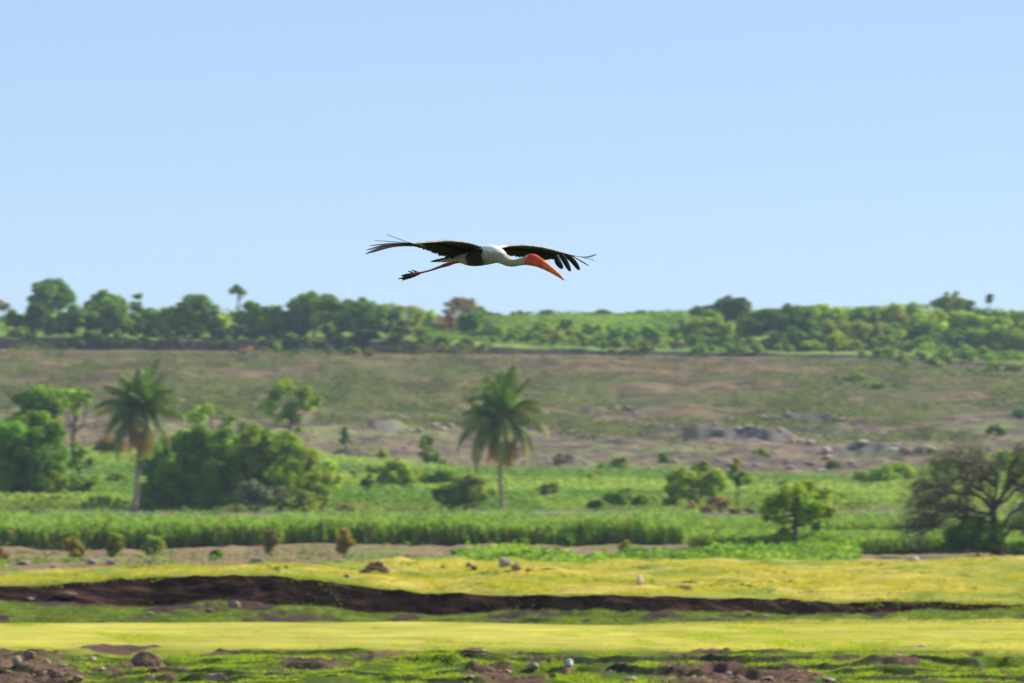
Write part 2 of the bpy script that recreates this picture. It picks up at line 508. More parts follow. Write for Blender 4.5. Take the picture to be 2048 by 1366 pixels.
# road strip: the rows of the road zone, laid just above the ground
_r = np.nonzero(GZO[:, 0] == ZN.index('road'))[0]
_r = np.append(_r, _r[-1] + 1)
_nc = len(PXC)
_V = GV.reshape(-1, _nc, 3)[_r].copy(); _V[..., 2] += 0.05
_i = np.arange(len(_r) - 1)[:, None]; _j = np.arange(_nc - 1)[None, :]
_F = np.stack([_i * _nc + _j, _i * _nc + _j + 1, (_i + 1) * _nc + _j + 1, (_i + 1) * _nc + _j], -1).reshape(-1, 4)
tag(link('road', mesh_np('road', _V.reshape(-1, 3), _F, C(.24, .225, .22), True), M_GROUND), kind='structure')

# ------------------------------------------------------------------ grass and ground cover
def blades(px, d, h, wdt, cols, lean=.6, name='grass', sag=0, zlift=0):
    n = len(px)
    X = xpos(px, d); z = ground_z(px, d) + zlift
    B = np.stack([X, d, z - .01], -1)
    th = rng.uniform(0, 2 * math.pi, n)
    side = np.stack([np.cos(th), np.sin(th) * .5, np.zeros(n)], -1) * (wdt * .5)[:, None]
    ln = rng.normal(size=(n, 2)) * lean
    tip = B + np.stack([ln[:, 0] * h, ln[:, 1] * h, h], -1)
    V = np.stack([B - side, B + side, tip], 1).reshape(-1, 3)
    return V, np.arange(3 * n).reshape(-1, 3), np.repeat(cols, 3, axis=0)

def sample_rows(n, x0, x1, y0, y1, dmin, dmax):
    """random ground points between two depths, denser where they show larger"""
    t = rng.uniform(0, 1, n)
    inv = 1 / dmin + (1 / dmax - 1 / dmin) * t
    return rng.uniform(x0, x1, n), 1 / inv

# near pasture
n = 420000
px, d = sample_rows(n, -480, 2530, 0, 0, 64.5, 90.3)
y = YH + CZ * FPX / d
keep = (rng.uniform(0, 1, n) > soil_mask(px, y) * .97) & (rng.uniform(0, 1, n) > turf_step(xpos(px, d), d)[1] * sstep(1293, 1318, y) * .95)
px, d, y = px[keep], d[keep], y[keep]; n = len(px)
X = xpos(px, d)
tx = fbm(X * .5, d * .35, 201, 3); t2 = fbm(X * 2.5, d * 1.6, 203, 3)
band = 1 - sstep(1286, 1312, y + (fbm(px * .004, y * 0, 103, 3) - .5) * 30 - np.clip((px - 1000) / 1000, -.2, 1) * 4)
band = np.clip(band * (1.0 - .9 * sstep(.60, .72, fbm(X * 1.1, d * .30, 205, 3))) * (1 - .35 * sstep(1000, 1500, px)), 0, 1)
cc = mixc(mixc(C(.10, .22, .010) + np.zeros((n, 3)), C(.40, .55, .03) + np.zeros((n, 3)), sstep(.35, .65, t2)),  # dark gaps to lime tufts: shadow and highlight put into blade colour
          mixc(C(.50, .60, .04) + np.zeros((n, 3)), C(.72, .64, .10) + np.zeros((n, 3)), t2), band)
st_ = sstep(.50, .68, fbm(px * .0035, d * 1.6, 215, 4)) * band
cc = cc * (1 - st_[:, None] * .65) + C(.72, .56, .19) * st_[:, None] * .65
sg_ = sstep(.56, .70, fbm(px * .006, d * 2.4, 217, 4)) * band
cc = cc * (1 - sg_[:, None] * .6) + C(.26, .42, .02) * sg_[:, None] * .6
cc *= rng.uniform(.7, 1.25, n)[:, None]
h = (0.014 + .042 * (1 - band) * sstep(.38, .7, t2)) * rng.uniform(.6, 1.3, n)
tag(link('pasture_grass', mesh_np('pasture_grass', *blades(px, d, h, rng.uniform(.008, .02, n), cc)), M_GRASS),
    'short yellow green pasture grass across the near foreground', 'grass', kind='stuff')

# ditch weeds
n = 92000
px, d = sample_rows(n, -480, 2530, 0, 0, 90.2, 103.6)
X = xpos(px, d); q = fbm(X * 1.2, d * .5, 107, 4)
keep = q + rng.uniform(-.08, .08, n) < np.where(d > np.interp(px, NX, CD[6]) + .05, .45, .57)
px, d, X = px[keep], d[keep], X[keep]; n = len(px)
t2 = fbm(X * 2, d * 1.2, 207, 3)
front = (1 - sstep(91.0, 93.5, d))[:, None]
cc = mixc(C(.09, .15, .015) + np.zeros((n, 3)), C(.24, .34, .04) + np.zeros((n, 3)), sstep(.3, .7, t2)) * (1 - front) + C(.36, .38, .07) * front
cc = cc * rng.uniform(.7, 1.2, n)[:, None]
tag(link('ditch_weeds', mesh_np('ditch_weeds', *blades(px, d, .02 + .07 * t2 * rng.uniform(.4, 1.2, n) * (1 - front[:, 0] * .7), rng.uniform(.012, .03, n), cc)), M_GRASS),
    'low green weeds in the ditch below the dark earth bank', 'weeds', kind='stuff')

# upper terrace grass with tufts over the bank lip
n = 300000
px, d = sample_rows(n, -480, 2530, 0, 0, 103.2, 151)
lip = np.array([np.interp(px, NX, CD[7])])[0]
far = np.interp(px, NX, CD[10])
keep = (d > lip - .1) & (d < far + .5)
px, d, lip = px[keep], d[keep], lip[keep]; n = len(px)
X = xpos(px, d)
t1 = fbm(X * .45, d * .5, 111, 4); t2 = fbm(X * .9, d * .9, 211, 4)
cc = mixc(C(.20, .31, .02) + np.zeros((n, 3)), C(.55, .53, .08) + np.zeros((n, 3)), sstep(.38, .58, t1 * .45 + t2 * .55))
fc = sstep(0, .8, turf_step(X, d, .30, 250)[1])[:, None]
cc = cc * (1 - fc) + C(.07, .12, .01) * fc  # blades on the step faces carry the same painted undercut shade
edge = (1 - sstep(0, 1.6, d - lip))[:, None]
cc = cc * (1 - edge) + C(.30, .36, .05) * edge
cc = cc * rng.uniform(.75, 1.2, n)[:, None]
h = (.02 + .06 * sstep(.4, .7, t2)) * rng.uniform(.5, 1.4, n)
tag(link('terrace_grass', mesh_np('terrace_grass', *blades(px, d, h, rng.uniform(.015, .035, n), cc)), M_GRASS),
    'golden green grass on the raised terrace above the earth bank', 'grass', kind='stuff')

# weeds on the far side of the terrace and between the crops
def weed_mass(name, label, n, x0, x1, d0, d1, hgt, size, ca, cb, s, thr=.5, scl=.3, cat='weeds', dens_fn=None, an=.7):
    px, d = sample_rows(n, x0, x1, 0, 0, d0, d1)
    X = xpos(px, d)
    q = fbm(X * scl, d * scl * an, s, 4)
    keep = q + rng.uniform(-.04, .04, n) > thr
    if dens_fn is not None: keep &= dens_fn(px, d)
    px, d, X, q = px[keep], d[keep], X[keep], q[keep]; n = len(px)
    hh = hgt * np.clip((q - thr) * 6 + .15, .1, 1.2)
    z = ground_z(px, d) + hh * rng.uniform(0.05, 1, n) ** .7
    ctr = np.stack([X, d, z], -1) + rng.normal(size=(n, 3)) * .05
    N = rng.normal(size=(n, 3)) + C(.2, -.3, .9)
    t = fbm(X * scl * 3, d * scl * 3, s + 3, 3)
    if name == 'field_crop':                 # separate plots: their own height and shade
        pl = _h(np.floor(d / 17 + px / 1300), np.floor(px / 640 + d / 90), 5)
        t = pl * .8 + t * .2; ctr[:, 2] += (pl - .3) * .5
    cc = mixc(ca + np.zeros((n, 3)), cb + np.zeros((n, 3)), sstep(.3, .7, t)) * rng.uniform(.7, 1.25, n)[:, None]
    return tag(link(name, mesh_np(name, *leaf_quads(ctr, N, size * rng.uniform(.6, 1.3, n), cc)), M_LEAF), label, cat, kind='stuff')

weed_mass('green_weeds', 'bright green leafy weeds between the terrace and the sugarcane', 70000, 820, 2200, 165, 262, .62, .12, C(.10, .24, .015), C(.32, .50, .04), 301, .42, .16,
          dens_fn=lambda px, d: (d < np.where(px < 1420, 208, np.where(px > 1720, 200, 262)) + 8 * np.sin(px * .02)) & (rng.uniform(0, 1, len(px)) < sstep(800, 960, px)))
weed_mass('soil_weeds', 'patchy low weeds on the brown soil strip at the left', 22000, -120, 900, 170, 275, .35, .09, C(.12, .20, .03), C(.26, .34, .08), 311, .60, .25)
weed_mass('field_crop', 'low bright green field crop below the quarry slope', 150000, -150, 2200, 384, 519, .7, .17, C(.16, .28, .04), C(.35, .46, .08), 321, .30, .06, cat='crop')
weed_mass('roadside_weeds', 'ragged weeds along both edges of the narrow road', 26000, -150, 2200, 361, 385, .55, .13, C(.14, .24, .03), C(.34, .38, .09), 325, .50, .12,
          dens_fn=lambda px, d: (d < 365.5) | (d > 371) | (rng.uniform(0, 1, len(px)) < .05))
weed_mass('hillside_scrub', 'sparse olive scrub scattered over the brown hillside', 150000, -150, 2200, 600, 752, 1.1, .20, C(.075, .115, .02), C(.19, .23, .045), 331, .545, .12, cat='scrub', an=1.0)
weed_mass('quarry_scrub', 'thin dry scrub on the quarry floor', 16000, -150, 2200, 522, 640, .8, .26, C(.14, .18, .05), C(.30, .27, .11), 341, .60, .14, cat='scrub')
weed_mass('ridge_undergrowth', 'mixed green undergrowth covering the top of the ridge', 120000, -150, 2250, 761, 907, 1.1, .30, C(.12, .23, .02), C(.27, .40, .04), 351, .42, .06, cat='undergrowth',
          dens_fn=lambda px, d: rng.uniform(0, 1, len(px)) < np.where((px < 830) & (d < 800), .12, 1.0))

# ------------------------------------------------------------------ sugarcane
def cane(n, x0f, d0, d1, hgt, size, s, leaves=9, bright=1.0, front=None):
    """clumps of arching blade leaves; returns V,F,C"""
    px, d = sample_rows(n, 0, 1, 0, 0, d0, d1)
    px = x0f(d, rng.uniform(0, 1, n))
    X = xpos(px, d); z = ground_z(px, d)
    row = fbm(X * .25, d * .12, s, 3)
    H = hgt * (.60 + .80 * row) * rng.uniform(.85, 1.12, n)
    n2 = n * leaves
    bx = np.repeat(X, leaves) + rng.normal(size=n2) * .16; by = np.repeat(d, leaves) + rng.normal(size=n2) * .16
    bz = np.repeat(z, leaves); h = np.repeat(H, leaves)
    th = rng.uniform(0, 2 * math.pi, n2)
    z0 = bz + h * rng.uniform(.0, .62, n2)
    L = size * rng.uniform(.6, 1.2, n2)
    dx, dy = np.cos(th), np.sin(th)
    wv = np.stack([-dy, dx, np.zeros(n2)], -1) * (.028 * rng.uniform(.7, 1.4, n2))[:, None] * (size / .7)
    ztop = np.minimum(z0 + L, bz + h * rng.uniform(.88, 1.04, n2))
    p0 = np.stack([bx, by, z0], -1)
    p1 = np.stack([bx + dx * L * .22, by + dy * L * .22, z0 + (ztop - z0) * .85], -1)
    p2 = np.stack([bx + dx * L * .55, by + dy * L * .55, ztop - L * rng.uniform(-.05, .25, n2)], -1)
    V = np.stack([p0 - wv, p0 + wv, p1 + wv * 1.2, p1 - wv * 1.2, p2 + wv * .3, p2 - wv * .3], 1).reshape(-1, 3)
    b = np.arange(n2)[:, None] * 6
    F = np.concatenate([b + np.array([[0, 1, 2, 3]]), b + np.array([[3, 2, 4, 5]])])
    t = rng.uniform(0, 1, n2)
    cc = mixc(C(.17, .32, .04) + np.zeros((n2, 3)), C(.36, .52, .08) + np.zeros((n2, 3)), t) * bright
    dry = rng.uniform(0, 1, n2) < .05
    cc[dry] = C(.35, .26, .10)
    low = (z0 - bz < h * .12) & (rng.uniform(0, 1, n2) < .4)
    cc[low] = C(.28, .20, .11)
    return V, F, np.repeat(cc, 6, axis=0)

def cane_field(name, label, pieces):
    v, f, c = merge(pieces)
    tag(link(name, mesh_np(name, v, f, c), M_LEAF), label, 'crop', kind='stuff')

xr = lambda a, b: (lambda d, u: a + (b - a) * u)
cane_field('sugarcane', 'tall green sugarcane crop in a long strip before the palms', [
    cane(5200, xr(-150, 1385), 281, 292, 1.22, .7, 401, 12),
    cane(8000, lambda d, u: -150 + u * (1530 + (d - 292) * .2), 292, 353, 1.16, .75, 403, 8)])
cane_field('young_crop', 'lower bright green crop rows behind the lone roadside tree', [
    cane(4200, xr(1385, 2200), 262, 272, .85, .55, 411, 10),
    cane(2600, xr(1380, 2200), 272, 318, .50, .5, 413, 6),
    cane(2600, xr(1640, 2200), 316, 326, 1.0, .6, 415, 9),
    cane(3000, xr(1400, 2200), 326, 352, .75, .6, 417, 7)])

# ------------------------------------------------------------------ trees
LIGHT, MID, DARK, OLIVE, LIME, BROWNY = C(.36, .51, .028), C(.20, .33, .018), C(.10, .18, .015), C(.30, .35, .04), C(.46, .60, .03), C(.36, .24, .12)
def crown_mesh(name, blobs, leaf, col, dens=1.0, jit=.25, tint=None, r=rng, seed=0, asp=1.7, hollow=.45):
    """blobs: x,y,z,radius (metres, local). Leaves fill clumps spread over each blob."""
    cs, ns, cl, sz = [], [], [], []
    for (x, y, z, rad) in blobs:
        k = max(4, int(9 * dens))
        sub = r.normal(size=(k, 3)); sub /= np.linalg.norm(sub, axis=1)[:, None]
        sub = sub * (r.uniform(.35, .85, (k, 1)))
        bc = col * r.uniform(1 - jit, 1 + jit) * C(r.uniform(.9, 1.15), 1, r.uniform(.8, 1.2))
        for s_ in sub:
            rr = rad * r.uniform(.34, .58)
            m = int(max(30, 24 * dens * (rr / leaf) ** 2))
            m = min(m, 1400)
            q = r.normal(size=(m, 3)); q /= np.linalg.norm(q, axis=1)[:, None]
            u = q * (r.uniform(hollow, 1.12, (m, 1)))
            u[:, 2] *= .85
            p = C(x, y, z) + s_ * rad * C(1, 1, .85) + u * rr
            cs.append(p)
            ns.append(q + C(0, 0, .5) + r.normal(size=(m, 3)) * .55)
            cc = bc * r.uniform(.8, 1.2) * r.uniform(.72, 1.28, (m, 1))
            if tint is not None:
                tt = r.uniform(0, 1, m) < tint[1]
                cc = np.where(tt[:, None], tint[0] * r.uniform(.8, 1.2, (m, 1)), cc)
            cl.append(cc); sz.append(leaf * r.uniform(.6, 1.3, m))
    cs = np.concatenate(cs); ns = np.concatenate(ns); cl = np.concatenate(cl); sz = np.concatenate(sz)
    return mesh_np(name, *leaf_quads(cs, ns, sz, cl, asp, r))

def trunk_mesh(name, h, r0, blobs, col, limbs=6, lean=0, r=rng, stems=1):
    parts = []
    bl = sorted(blobs, key=lambda b: b[2])
    for s_ in range(stems):
        x0 = r.normal() * r0 * 2.5 * (stems > 1)
        mid = C(x0 + lean * .4 + r.normal() * h * .03, r.normal() * h * .03, h * .5)
        top = C(lean, 0, h)
        p = np.array([C(x0, 0, -.25), C(x0, 0, .05 * h), mid, top])
        t = np.linspace(0, 3, 8); pp = np.array([np.interp(t, range(4), p[:, i]) for i in range(3)]).T
        parts.append(tube4(pp, np.linspace(r0 * 1.25, r0 * .6, 8), 7, col))
    idx = r.permutation(len(bl))[:limbs]
    for i in idx:
        b = bl[i]
        st = C(lean * .8, 0, h * r.uniform(.62, .98))
        e = C(b[0], b[1], b[2])
        m1 = st * .55 + e * .45 + C(0, 0, -.08 * h) + r.normal(size=3) * .05 * h
        pp = np.array([st, m1, e, e + (e - st) * .12])
        parts.append(tube4(pp, np.array([.5, .33, .2, .08]) * r0, 5, col))
    return mesh_np(name, *merge(parts), smooth=True)

def auto_blobs(wd, ht, z0, n, r):
    """blob centres filling an uneven crown of half width wd between z0 and ht"""
    out = []
    hc = (ht - z0) / 2
    for i in range(n):
        while True:
            q = r.uniform(-1, 1, 3)
            if (np.abs(q) ** 3.2).sum() < 1: break
        rad = r.uniform(.36, .55) * min(wd, hc * 1.3)
        x = q[0] * max(wd - rad * .9, .1); yv = q[1] * max(wd - rad, .1) * .8
        z = z0 + hc + q[2] * max(hc - rad * .75, .05)
        out.append((x, yv, z, rad))
    # make sure the full height and width are reached
    rad = .42 * min(wd, hc * 1.25)
    out.append((r.uniform(-.3, .3) * wd, 0, ht - rad * .95, rad))
    out.append((-wd + rad, r.uniform(-.2, .2) * wd, z0 + hc * r.uniform(.6, 1.2), rad))
    out.append((wd - rad, r.uniform(-.2, .2) * wd, z0 + hc * r.uniform(.6, 1.2), rad))
    return out

def tree(name, label, cat, px, ytop, hw, d, ybase=None, col=MID, crown_from=.28, nb=9, leafpx=4.2, dens=1.0, group=None,
         blobs_px=None, trunk_r=None, tint=None, bark=C(.10, .08, .065), limbs=6, seed=None, stems=1, asp=1.7, lean=0, jit=.25, hollow=.45):
    """a tree standing on the ground at photo column px and depth d, reaching up to photo row ytop"""
    r = np.random.default_rng(int(px * 7 + ytop * 13 + d) if seed is None else seed)
    s = FPX / d
    gz = float(ground_z(px, d)[0])
    x = float(xpos(np.array(px), d))
    yb = YH + (CZ - gz) * s
    ht = max((yb - ytop) / s, .3); wd = hw / s
    o = thing(name, label, cat, (x, d, gz), group)
    if blobs_px:
        bl = [((bx - px) / s, r.uniform(-.5, .5) * min(wd, 2.5), (yb - by) / s, br * 1.15 / s) for (bx, by, br) in blobs_px]
    else:
        bl = auto_blobs(wd, ht, ht * crown_from, nb, r)
    tr = trunk_r if trunk_r else max(.035 * ht, .05)
    link('trunk', trunk_mesh('trunk', ht * max(crown_from + .25, .4), tr, bl, bark, limbs, lean / s, r, stems), M_BARK, o)
    link('crown', crown_mesh('crown', bl, leafpx / s, col, dens, tint=tint, r=r, asp=asp, jit=jit, hollow=hollow), M_LEAF, o)
    return o

def bush(name, label, px, ytop, hw, d, col=MID, **k):
    k.setdefault('crown_from', .0); k.setdefault('nb', 6); k.setdefault('limbs', 4)
    return tree(name, label, 'bush', px, ytop, hw, d, col=col, **k)

# --- ridge line, left to right (photo column, top row, half width, depth)
RG = 'trees along the ridge line'
ridge = [
    # label, px, ytop, hw, d, col, crown_from, nb, dens, kind
    ('faint bare shrub at the left end of the ridge line', 6, 603, 14, 885, BROWNY, .35, 3, .25),
    ('tall round crowned tree rising highest near the left end of the ridge', 101, 562, 34, 880, MID * .8, .48, 9, 1.0),
    ('low dark dome shaped tree left of the tall round one on the ridge', 62, 610, 42, 850, DARK, .0, 10, 1.0),
    ('pale green bush between two dark trees at the left of the ridge', 128, 628, 24, 840, LIGHT, .0, 6, 1.0),
    ('small yellow green bush on top of the dark bank at far left', 38, 655, 18, 775, LIME * .9, .0, 4, 1.0),
    ('broad dark spreading tree overhanging the bank at the left', 190, 606, 62, 790, DARK * 1.2, .05, 14, 1.0),
    ('flat topped tree just behind the broad dark tree on the ridge', 220, 584, 28, 850, MID * .8, .35, 7, .9),
    ('narrow upright tree between two broad ones on the left ridge', 274, 588, 15, 850, MID * .8, .2, 5, .8),
    ('twin lobed bushy tree right of the narrow upright one', 325, 613, 36, 840, MID, .0, 8, 1.0),
    ('dark leaning crown tree with ragged left side on the ridge', 388, 591, 38, 835, DARK * 1.3, .12, 10, 1.0),
    ('small light green bushes below the ragged crown tree', 440, 628, 28, 850, LIGHT, .0, 6, 1.0),
    ('spindly tree with a tiny tuft of leaves high above the ridge', 476, 572, 16, 870, DARK * 1.4, .72, 3, .7),
    ('bushy tree under the spindly tufted tree', 500, 600, 30, 840, MID * .9, .0, 8, 1.0),
    ('rounded mid green tree with an even top, left of the twin topped tree', 548, 611, 40, 835, MID * .9, .0, 9, 1.0),
    ('tall twin topped tree in the middle of the left ridge', 628, 586, 44, 825, MID * .85, .05, 12, 1.0),
    ('dark spreading thorn tree right of the twin topped tree', 733, 598, 52, 815, DARK * 1.4, .05, 12, .9),
    ('thin feathery crowned tree at the end of the left group on the ridge', 805, 610, 38, 840, OLIVE, .25, 8, .6),
    ('low pale green bush right of the feathery tree', 862, 624, 26, 870, LIGHT, .0, 6, 1.0),
    ('thin brownish half bare tree standing above the open ridge', 923, 593, 22, 860, BROWNY * .8 + C(.02, .05, 0), .55, 6, .35),
    ('dark bushy tree beside the brownish half bare tree', 948, 618, 28, 815, DARK * 1.4, .02, 8, 1.0),
    ('reddish brown bush at the foot of the half bare tree', 895, 626, 24, 835, BROWNY, .05, 6, .6),
    ('dark crowned tree with a spiky right shoulder on the right ridge', 1443, 594, 40, 835, DARK, .35, 10, 1.1),
    ('leafy yellow green tree under the dark spiky crown', 1425, 622, 52, 815, LIGHT * .8, .0, 10, 1.0),
    ('mid green tree filling the dip right of the spiky crown', 1505, 624, 32, 835, LIGHT * .75, .0, 8, 1.0),
    ('large dark rounded tree starting the right hand tree mass', 1570, 614, 56, 815, DARK, .0, 13, 1.1),
    ('bright topped tree just right of the large dark rounded tree', 1640, 610, 46, 845, LIGHT * .8, .0, 10, 1.0),
    ('mid green tree with a notched top in the right tree mass', 1708, 614, 42, 850, MID, .0, 9, 1.0),
    ('olive green broad tree in the middle of the right tree mass', 1768, 607, 48, 845, OLIVE, .0, 10, 1.0),
    ('bright green domed tree at the highest part of the right mass', 1838, 606, 50, 850, LIGHT * .85, .0, 10, 1.0),
    ('open crowned tree standing clear above the right ridge', 1896, 585, 23, 870, OLIVE * .8, .42, 6, .6),
    ('small dark bush on the skyline left of the pointed one', 1947, 601, 18, 870, DARK * 1.3, .2, 5, .9),
    ('small pointed tree on the skyline near the right edge', 1982, 591, 14, 870, DARK * 1.3, .3, 5, .9),
    ('broad bright green bush below the open crowned tree', 1915, 622, 54, 855, LIGHT * .85, .0, 10, 1.0),
    ('yellow green bush sloping down at the right edge of the ridge', 2010, 622, 52, 850, LIME * .75, .0, 9, 1.0),
    ('second row dark green tree under the domed tree', 1845, 648, 50, 800, DARK * 1.3, .0, 10, 1.0),
    ('second row flat topped green tree under the olive tree', 1745, 645, 52, 790, MID, .0, 10, 1.0),
    ('yellow green umbrella shaped tree hanging over the brown slope', 1665, 666, 46, 752, LIME * .7, .25, 9, .9),
    ('second row dark tree below the yellow green edge of the ridge', 1960, 655, 56, 795, DARK * 1.4, .0, 11, 1.0),
    ('bushy green tree at the foot of the ridge near the right edge', 1925, 694, 48, 752, MID, .0, 9, 1.0),
    ('dark shrubby tree low on the right edge of the ridge', 2040, 668, 44, 775, DARK * 1.5, .0, 8, 1.0),
    ('brown and green shrub on the bank right of centre', 1320, 680, 40, 763, BROWNY * .6 + C(0, .05, 0), .0, 7, .8),
    ('dark green shrub pile on the bank left of the spiky crown tree', 1382, 672, 34, 770, MID * .8, .0, 7, 1.0),
    ('dark shrub against the bank below the yellow green tree', 1480, 672, 44, 768, MID * .75, .0, 8, 1.0),
    ('dense dark shrub at the right end of the bank', 1570, 676, 36, 766, DARK, .0, 7, 1.0),
    ('domed blue green bush on the bank behind the right palm', 1030, 664, 40, 775, MID * .9, .0, 8, 1.0),
    ('trailing olive shrub over the bank right of the palm', 1140, 664, 46, 768, OLIVE * .9, .0, 8, .9),
    ('small dark bush at the far side of the pale field on the ridge', 1130, 642, 16, 850, DARK * 1.3, .0, 4, 1.0),
    ('dark bush in the pale field left of the spiky crown tree', 1240, 655, 24, 800, DARK * 1.5, .0, 5, 1.0),
    ('trailing shrub on the bank under the broad dark tree', 185, 666, 40, 754.5, MID * .6, .0, 7, 1.0),
    ('dark shrub on the bank below the twin topped tree', 640, 662, 54, 754.5, DARK, .0, 8, 1.0),
    ('dark green bush filling the gap under the narrow upright tree', 262, 640, 34, 764, DARK * 1.2, .0, 7, 1.0),
    ('mid green bush on the bank below the twin lobed tree', 330, 652, 34, 764, MID * .8, .0, 7, 1.0),
    ('dark bush on the bank below the ragged crown tree', 405, 648, 36, 764, DARK * 1.3, .0, 7, 1.0),
    ('green bush on the bank below the spindly tufted tree', 470, 654, 32, 764, MID * .8, .0, 7, 1.0),
    ('dark bush on the bank below the even topped tree', 555, 650, 44, 764, DARK * 1.2, .0, 8, 1.0),
    ('light green tree front of the twin topped tree', 675, 645, 26, 763, LIGHT * .8, .0, 6, 1.0),
    ('olive bush on the bank under the feathery tree', 795, 655, 42, 764, OLIVE * .7, .0, 7, 1.0),
    ('dark green bush under the tall round tree at left', 100, 650, 40, 764, MID * .7, .0, 7, 1.0),
    ('wide olive green tree below the notched top in the right mass', 1700, 640, 50, 775, OLIVE * .8, .0, 10, 1.0),
    ('leafy green tree below the bright domed tree at the slope edge', 1800, 668, 50, 765, LIGHT * .6, .0, 9, 1.0),
    ('light green tree in the lower row near the right edge', 2005, 650, 44, 775, LIGHT * .6, .0, 9, 1.0),
    ('dark thicket on the bank below the large dark rounded tree', 1600, 655, 48, 768, DARK * 1.2, .0, 9, 1.0),
    ('small green shrub on the bank foot near the left end', 60, 684, 22, 753, MID * .8, .0, 5, .9),
    ('olive tuft on the bank foot left of the broad dark tree', 118, 688, 16, 753, OLIVE * .6, .0, 4, .8),
    ('dark shrub covering the bank between the broad and narrow trees', 245, 668, 44, 754.5, DARK * 1.1, .0, 7, 1.0),
    ('olive shrub on the bank below the twin lobed tree', 345, 676, 34, 753.5, OLIVE * .6, .0, 6, .9),
    ('small olive shrub on the bank below the tufted tree', 452, 684, 26, 753, OLIVE * .6, .0, 5, .9),
    ('dark shrub on the bank left of the twin topped tree', 570, 672, 40, 754.5, DARK * 1.1, .0, 6, 1.0),
    ('brown dry bush on the bank right of the thorn tree', 820, 684, 30, 753.5, BROWNY * .6, .0, 5, .8),
    ('green scrub spilling over the bank just right of the thorn tree', 850, 672, 40, 757, MID * .8, .0, 7, 1.0),
    ('olive scrub on the bank left of the right palm', 930, 676, 38, 756, OLIVE * .7, .0, 7, .9),
    ('round green bush on the open bank right of the trailing olive shrub', 1205, 672, 34, 758, MID, .0, 7, .9),
    ('low olive scrub spilling over the bank in the open middle', 1262, 684, 38, 756, OLIVE * .7, .0, 7, .9),
    ('green scrub below the spiky crown tree at the slope edge', 1440, 686, 44, 756, MID * .9, .0, 7, .9),
    ('yellow green scrub mound left of the umbrella shaped tree', 1530, 688, 44, 755, LIGHT * .6, .0, 7, .9),
    ('green scrub creeping down the slope right of the umbrella tree', 1780, 698, 50, 750, MID * .9, .0, 8, .9),
    ('olive scrub creeping down the slope under the lower row trees', 1850, 710, 44, 742, OLIVE * .7, .0, 7, .8),
    ('pale green shrub low on the slope near the right edge', 1990, 728, 42, 738, LIGHT * .6, .0, 7, .8),
    ('mid green bush on the pale field left of centre skyline', 990, 650, 36, 800, MID, .0, 7, .9),
    ('wide light green bush in the pale field on the ridge', 1075, 648, 44, 810, LIGHT * .7, .0, 7, .9),
    ('wide mid green bush right in the pale field on the ridge', 1300, 648, 44, 810, MID, .0, 7, .9),
    ('light green bush in the pale field under the skyline row', 1180, 645, 36, 830, LIGHT * .7, .0, 7, .9),
    ('dark shrub on the bank below the thorn tree', 745, 660, 46, 754.5, DARK, .0, 8, 1.0),
]
for (lb, px, yt, hw, d, col, cf, nb, dn) in ridge:
    nm = 'bush' if ('bush' in lb or 'shrub' in lb) else 'tree'
    if d > 765: d = 765 + (d - 765) * .75 if cf > .3 else (759 + (d - 765) * (.10 if yt < 630 else .04) if px < 830 else 765 + (d - 765) * .3)
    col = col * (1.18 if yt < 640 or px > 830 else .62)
    if cf > .3 and 'tuft' not in lb and 'faint' not in lb: cf = .22; hw *= 1.2; nb += 3; dn = max(dn, .6)
    hw = hw * (1.1 if cf > .3 else 1.32)
    yt = yt - 4
    tree(nm, lb, nm, px, yt, hw, d, col=col, crown_from=cf, nb=nb, dens=dn, group=RG, leafpx=4.6, limbs=5)
ORD = ['first', 'second', 'third', 'fourth', 'fifth', 'sixth', 'seventh', 'eighth', 'last']
for i, (px, yt, hw) in enumerate([(985, 625, 22), (1040, 621, 18), (1095, 620, 15), (1170, 625, 22), (1205, 619, 18), (1250, 625, 20), (1290, 621, 20), (1338, 625, 22), (1378, 624, 18)]):
    tree('bush', ORD[i] + ' small round bush from the left in the even row on the middle skyline', 'bush', px, yt, hw, 898, col=(LIGHT if i % 2 else MID) * .95,
         crown_from=0, nb=5, leafpx=4.6, group='small bushes in a row on the open middle skyline')

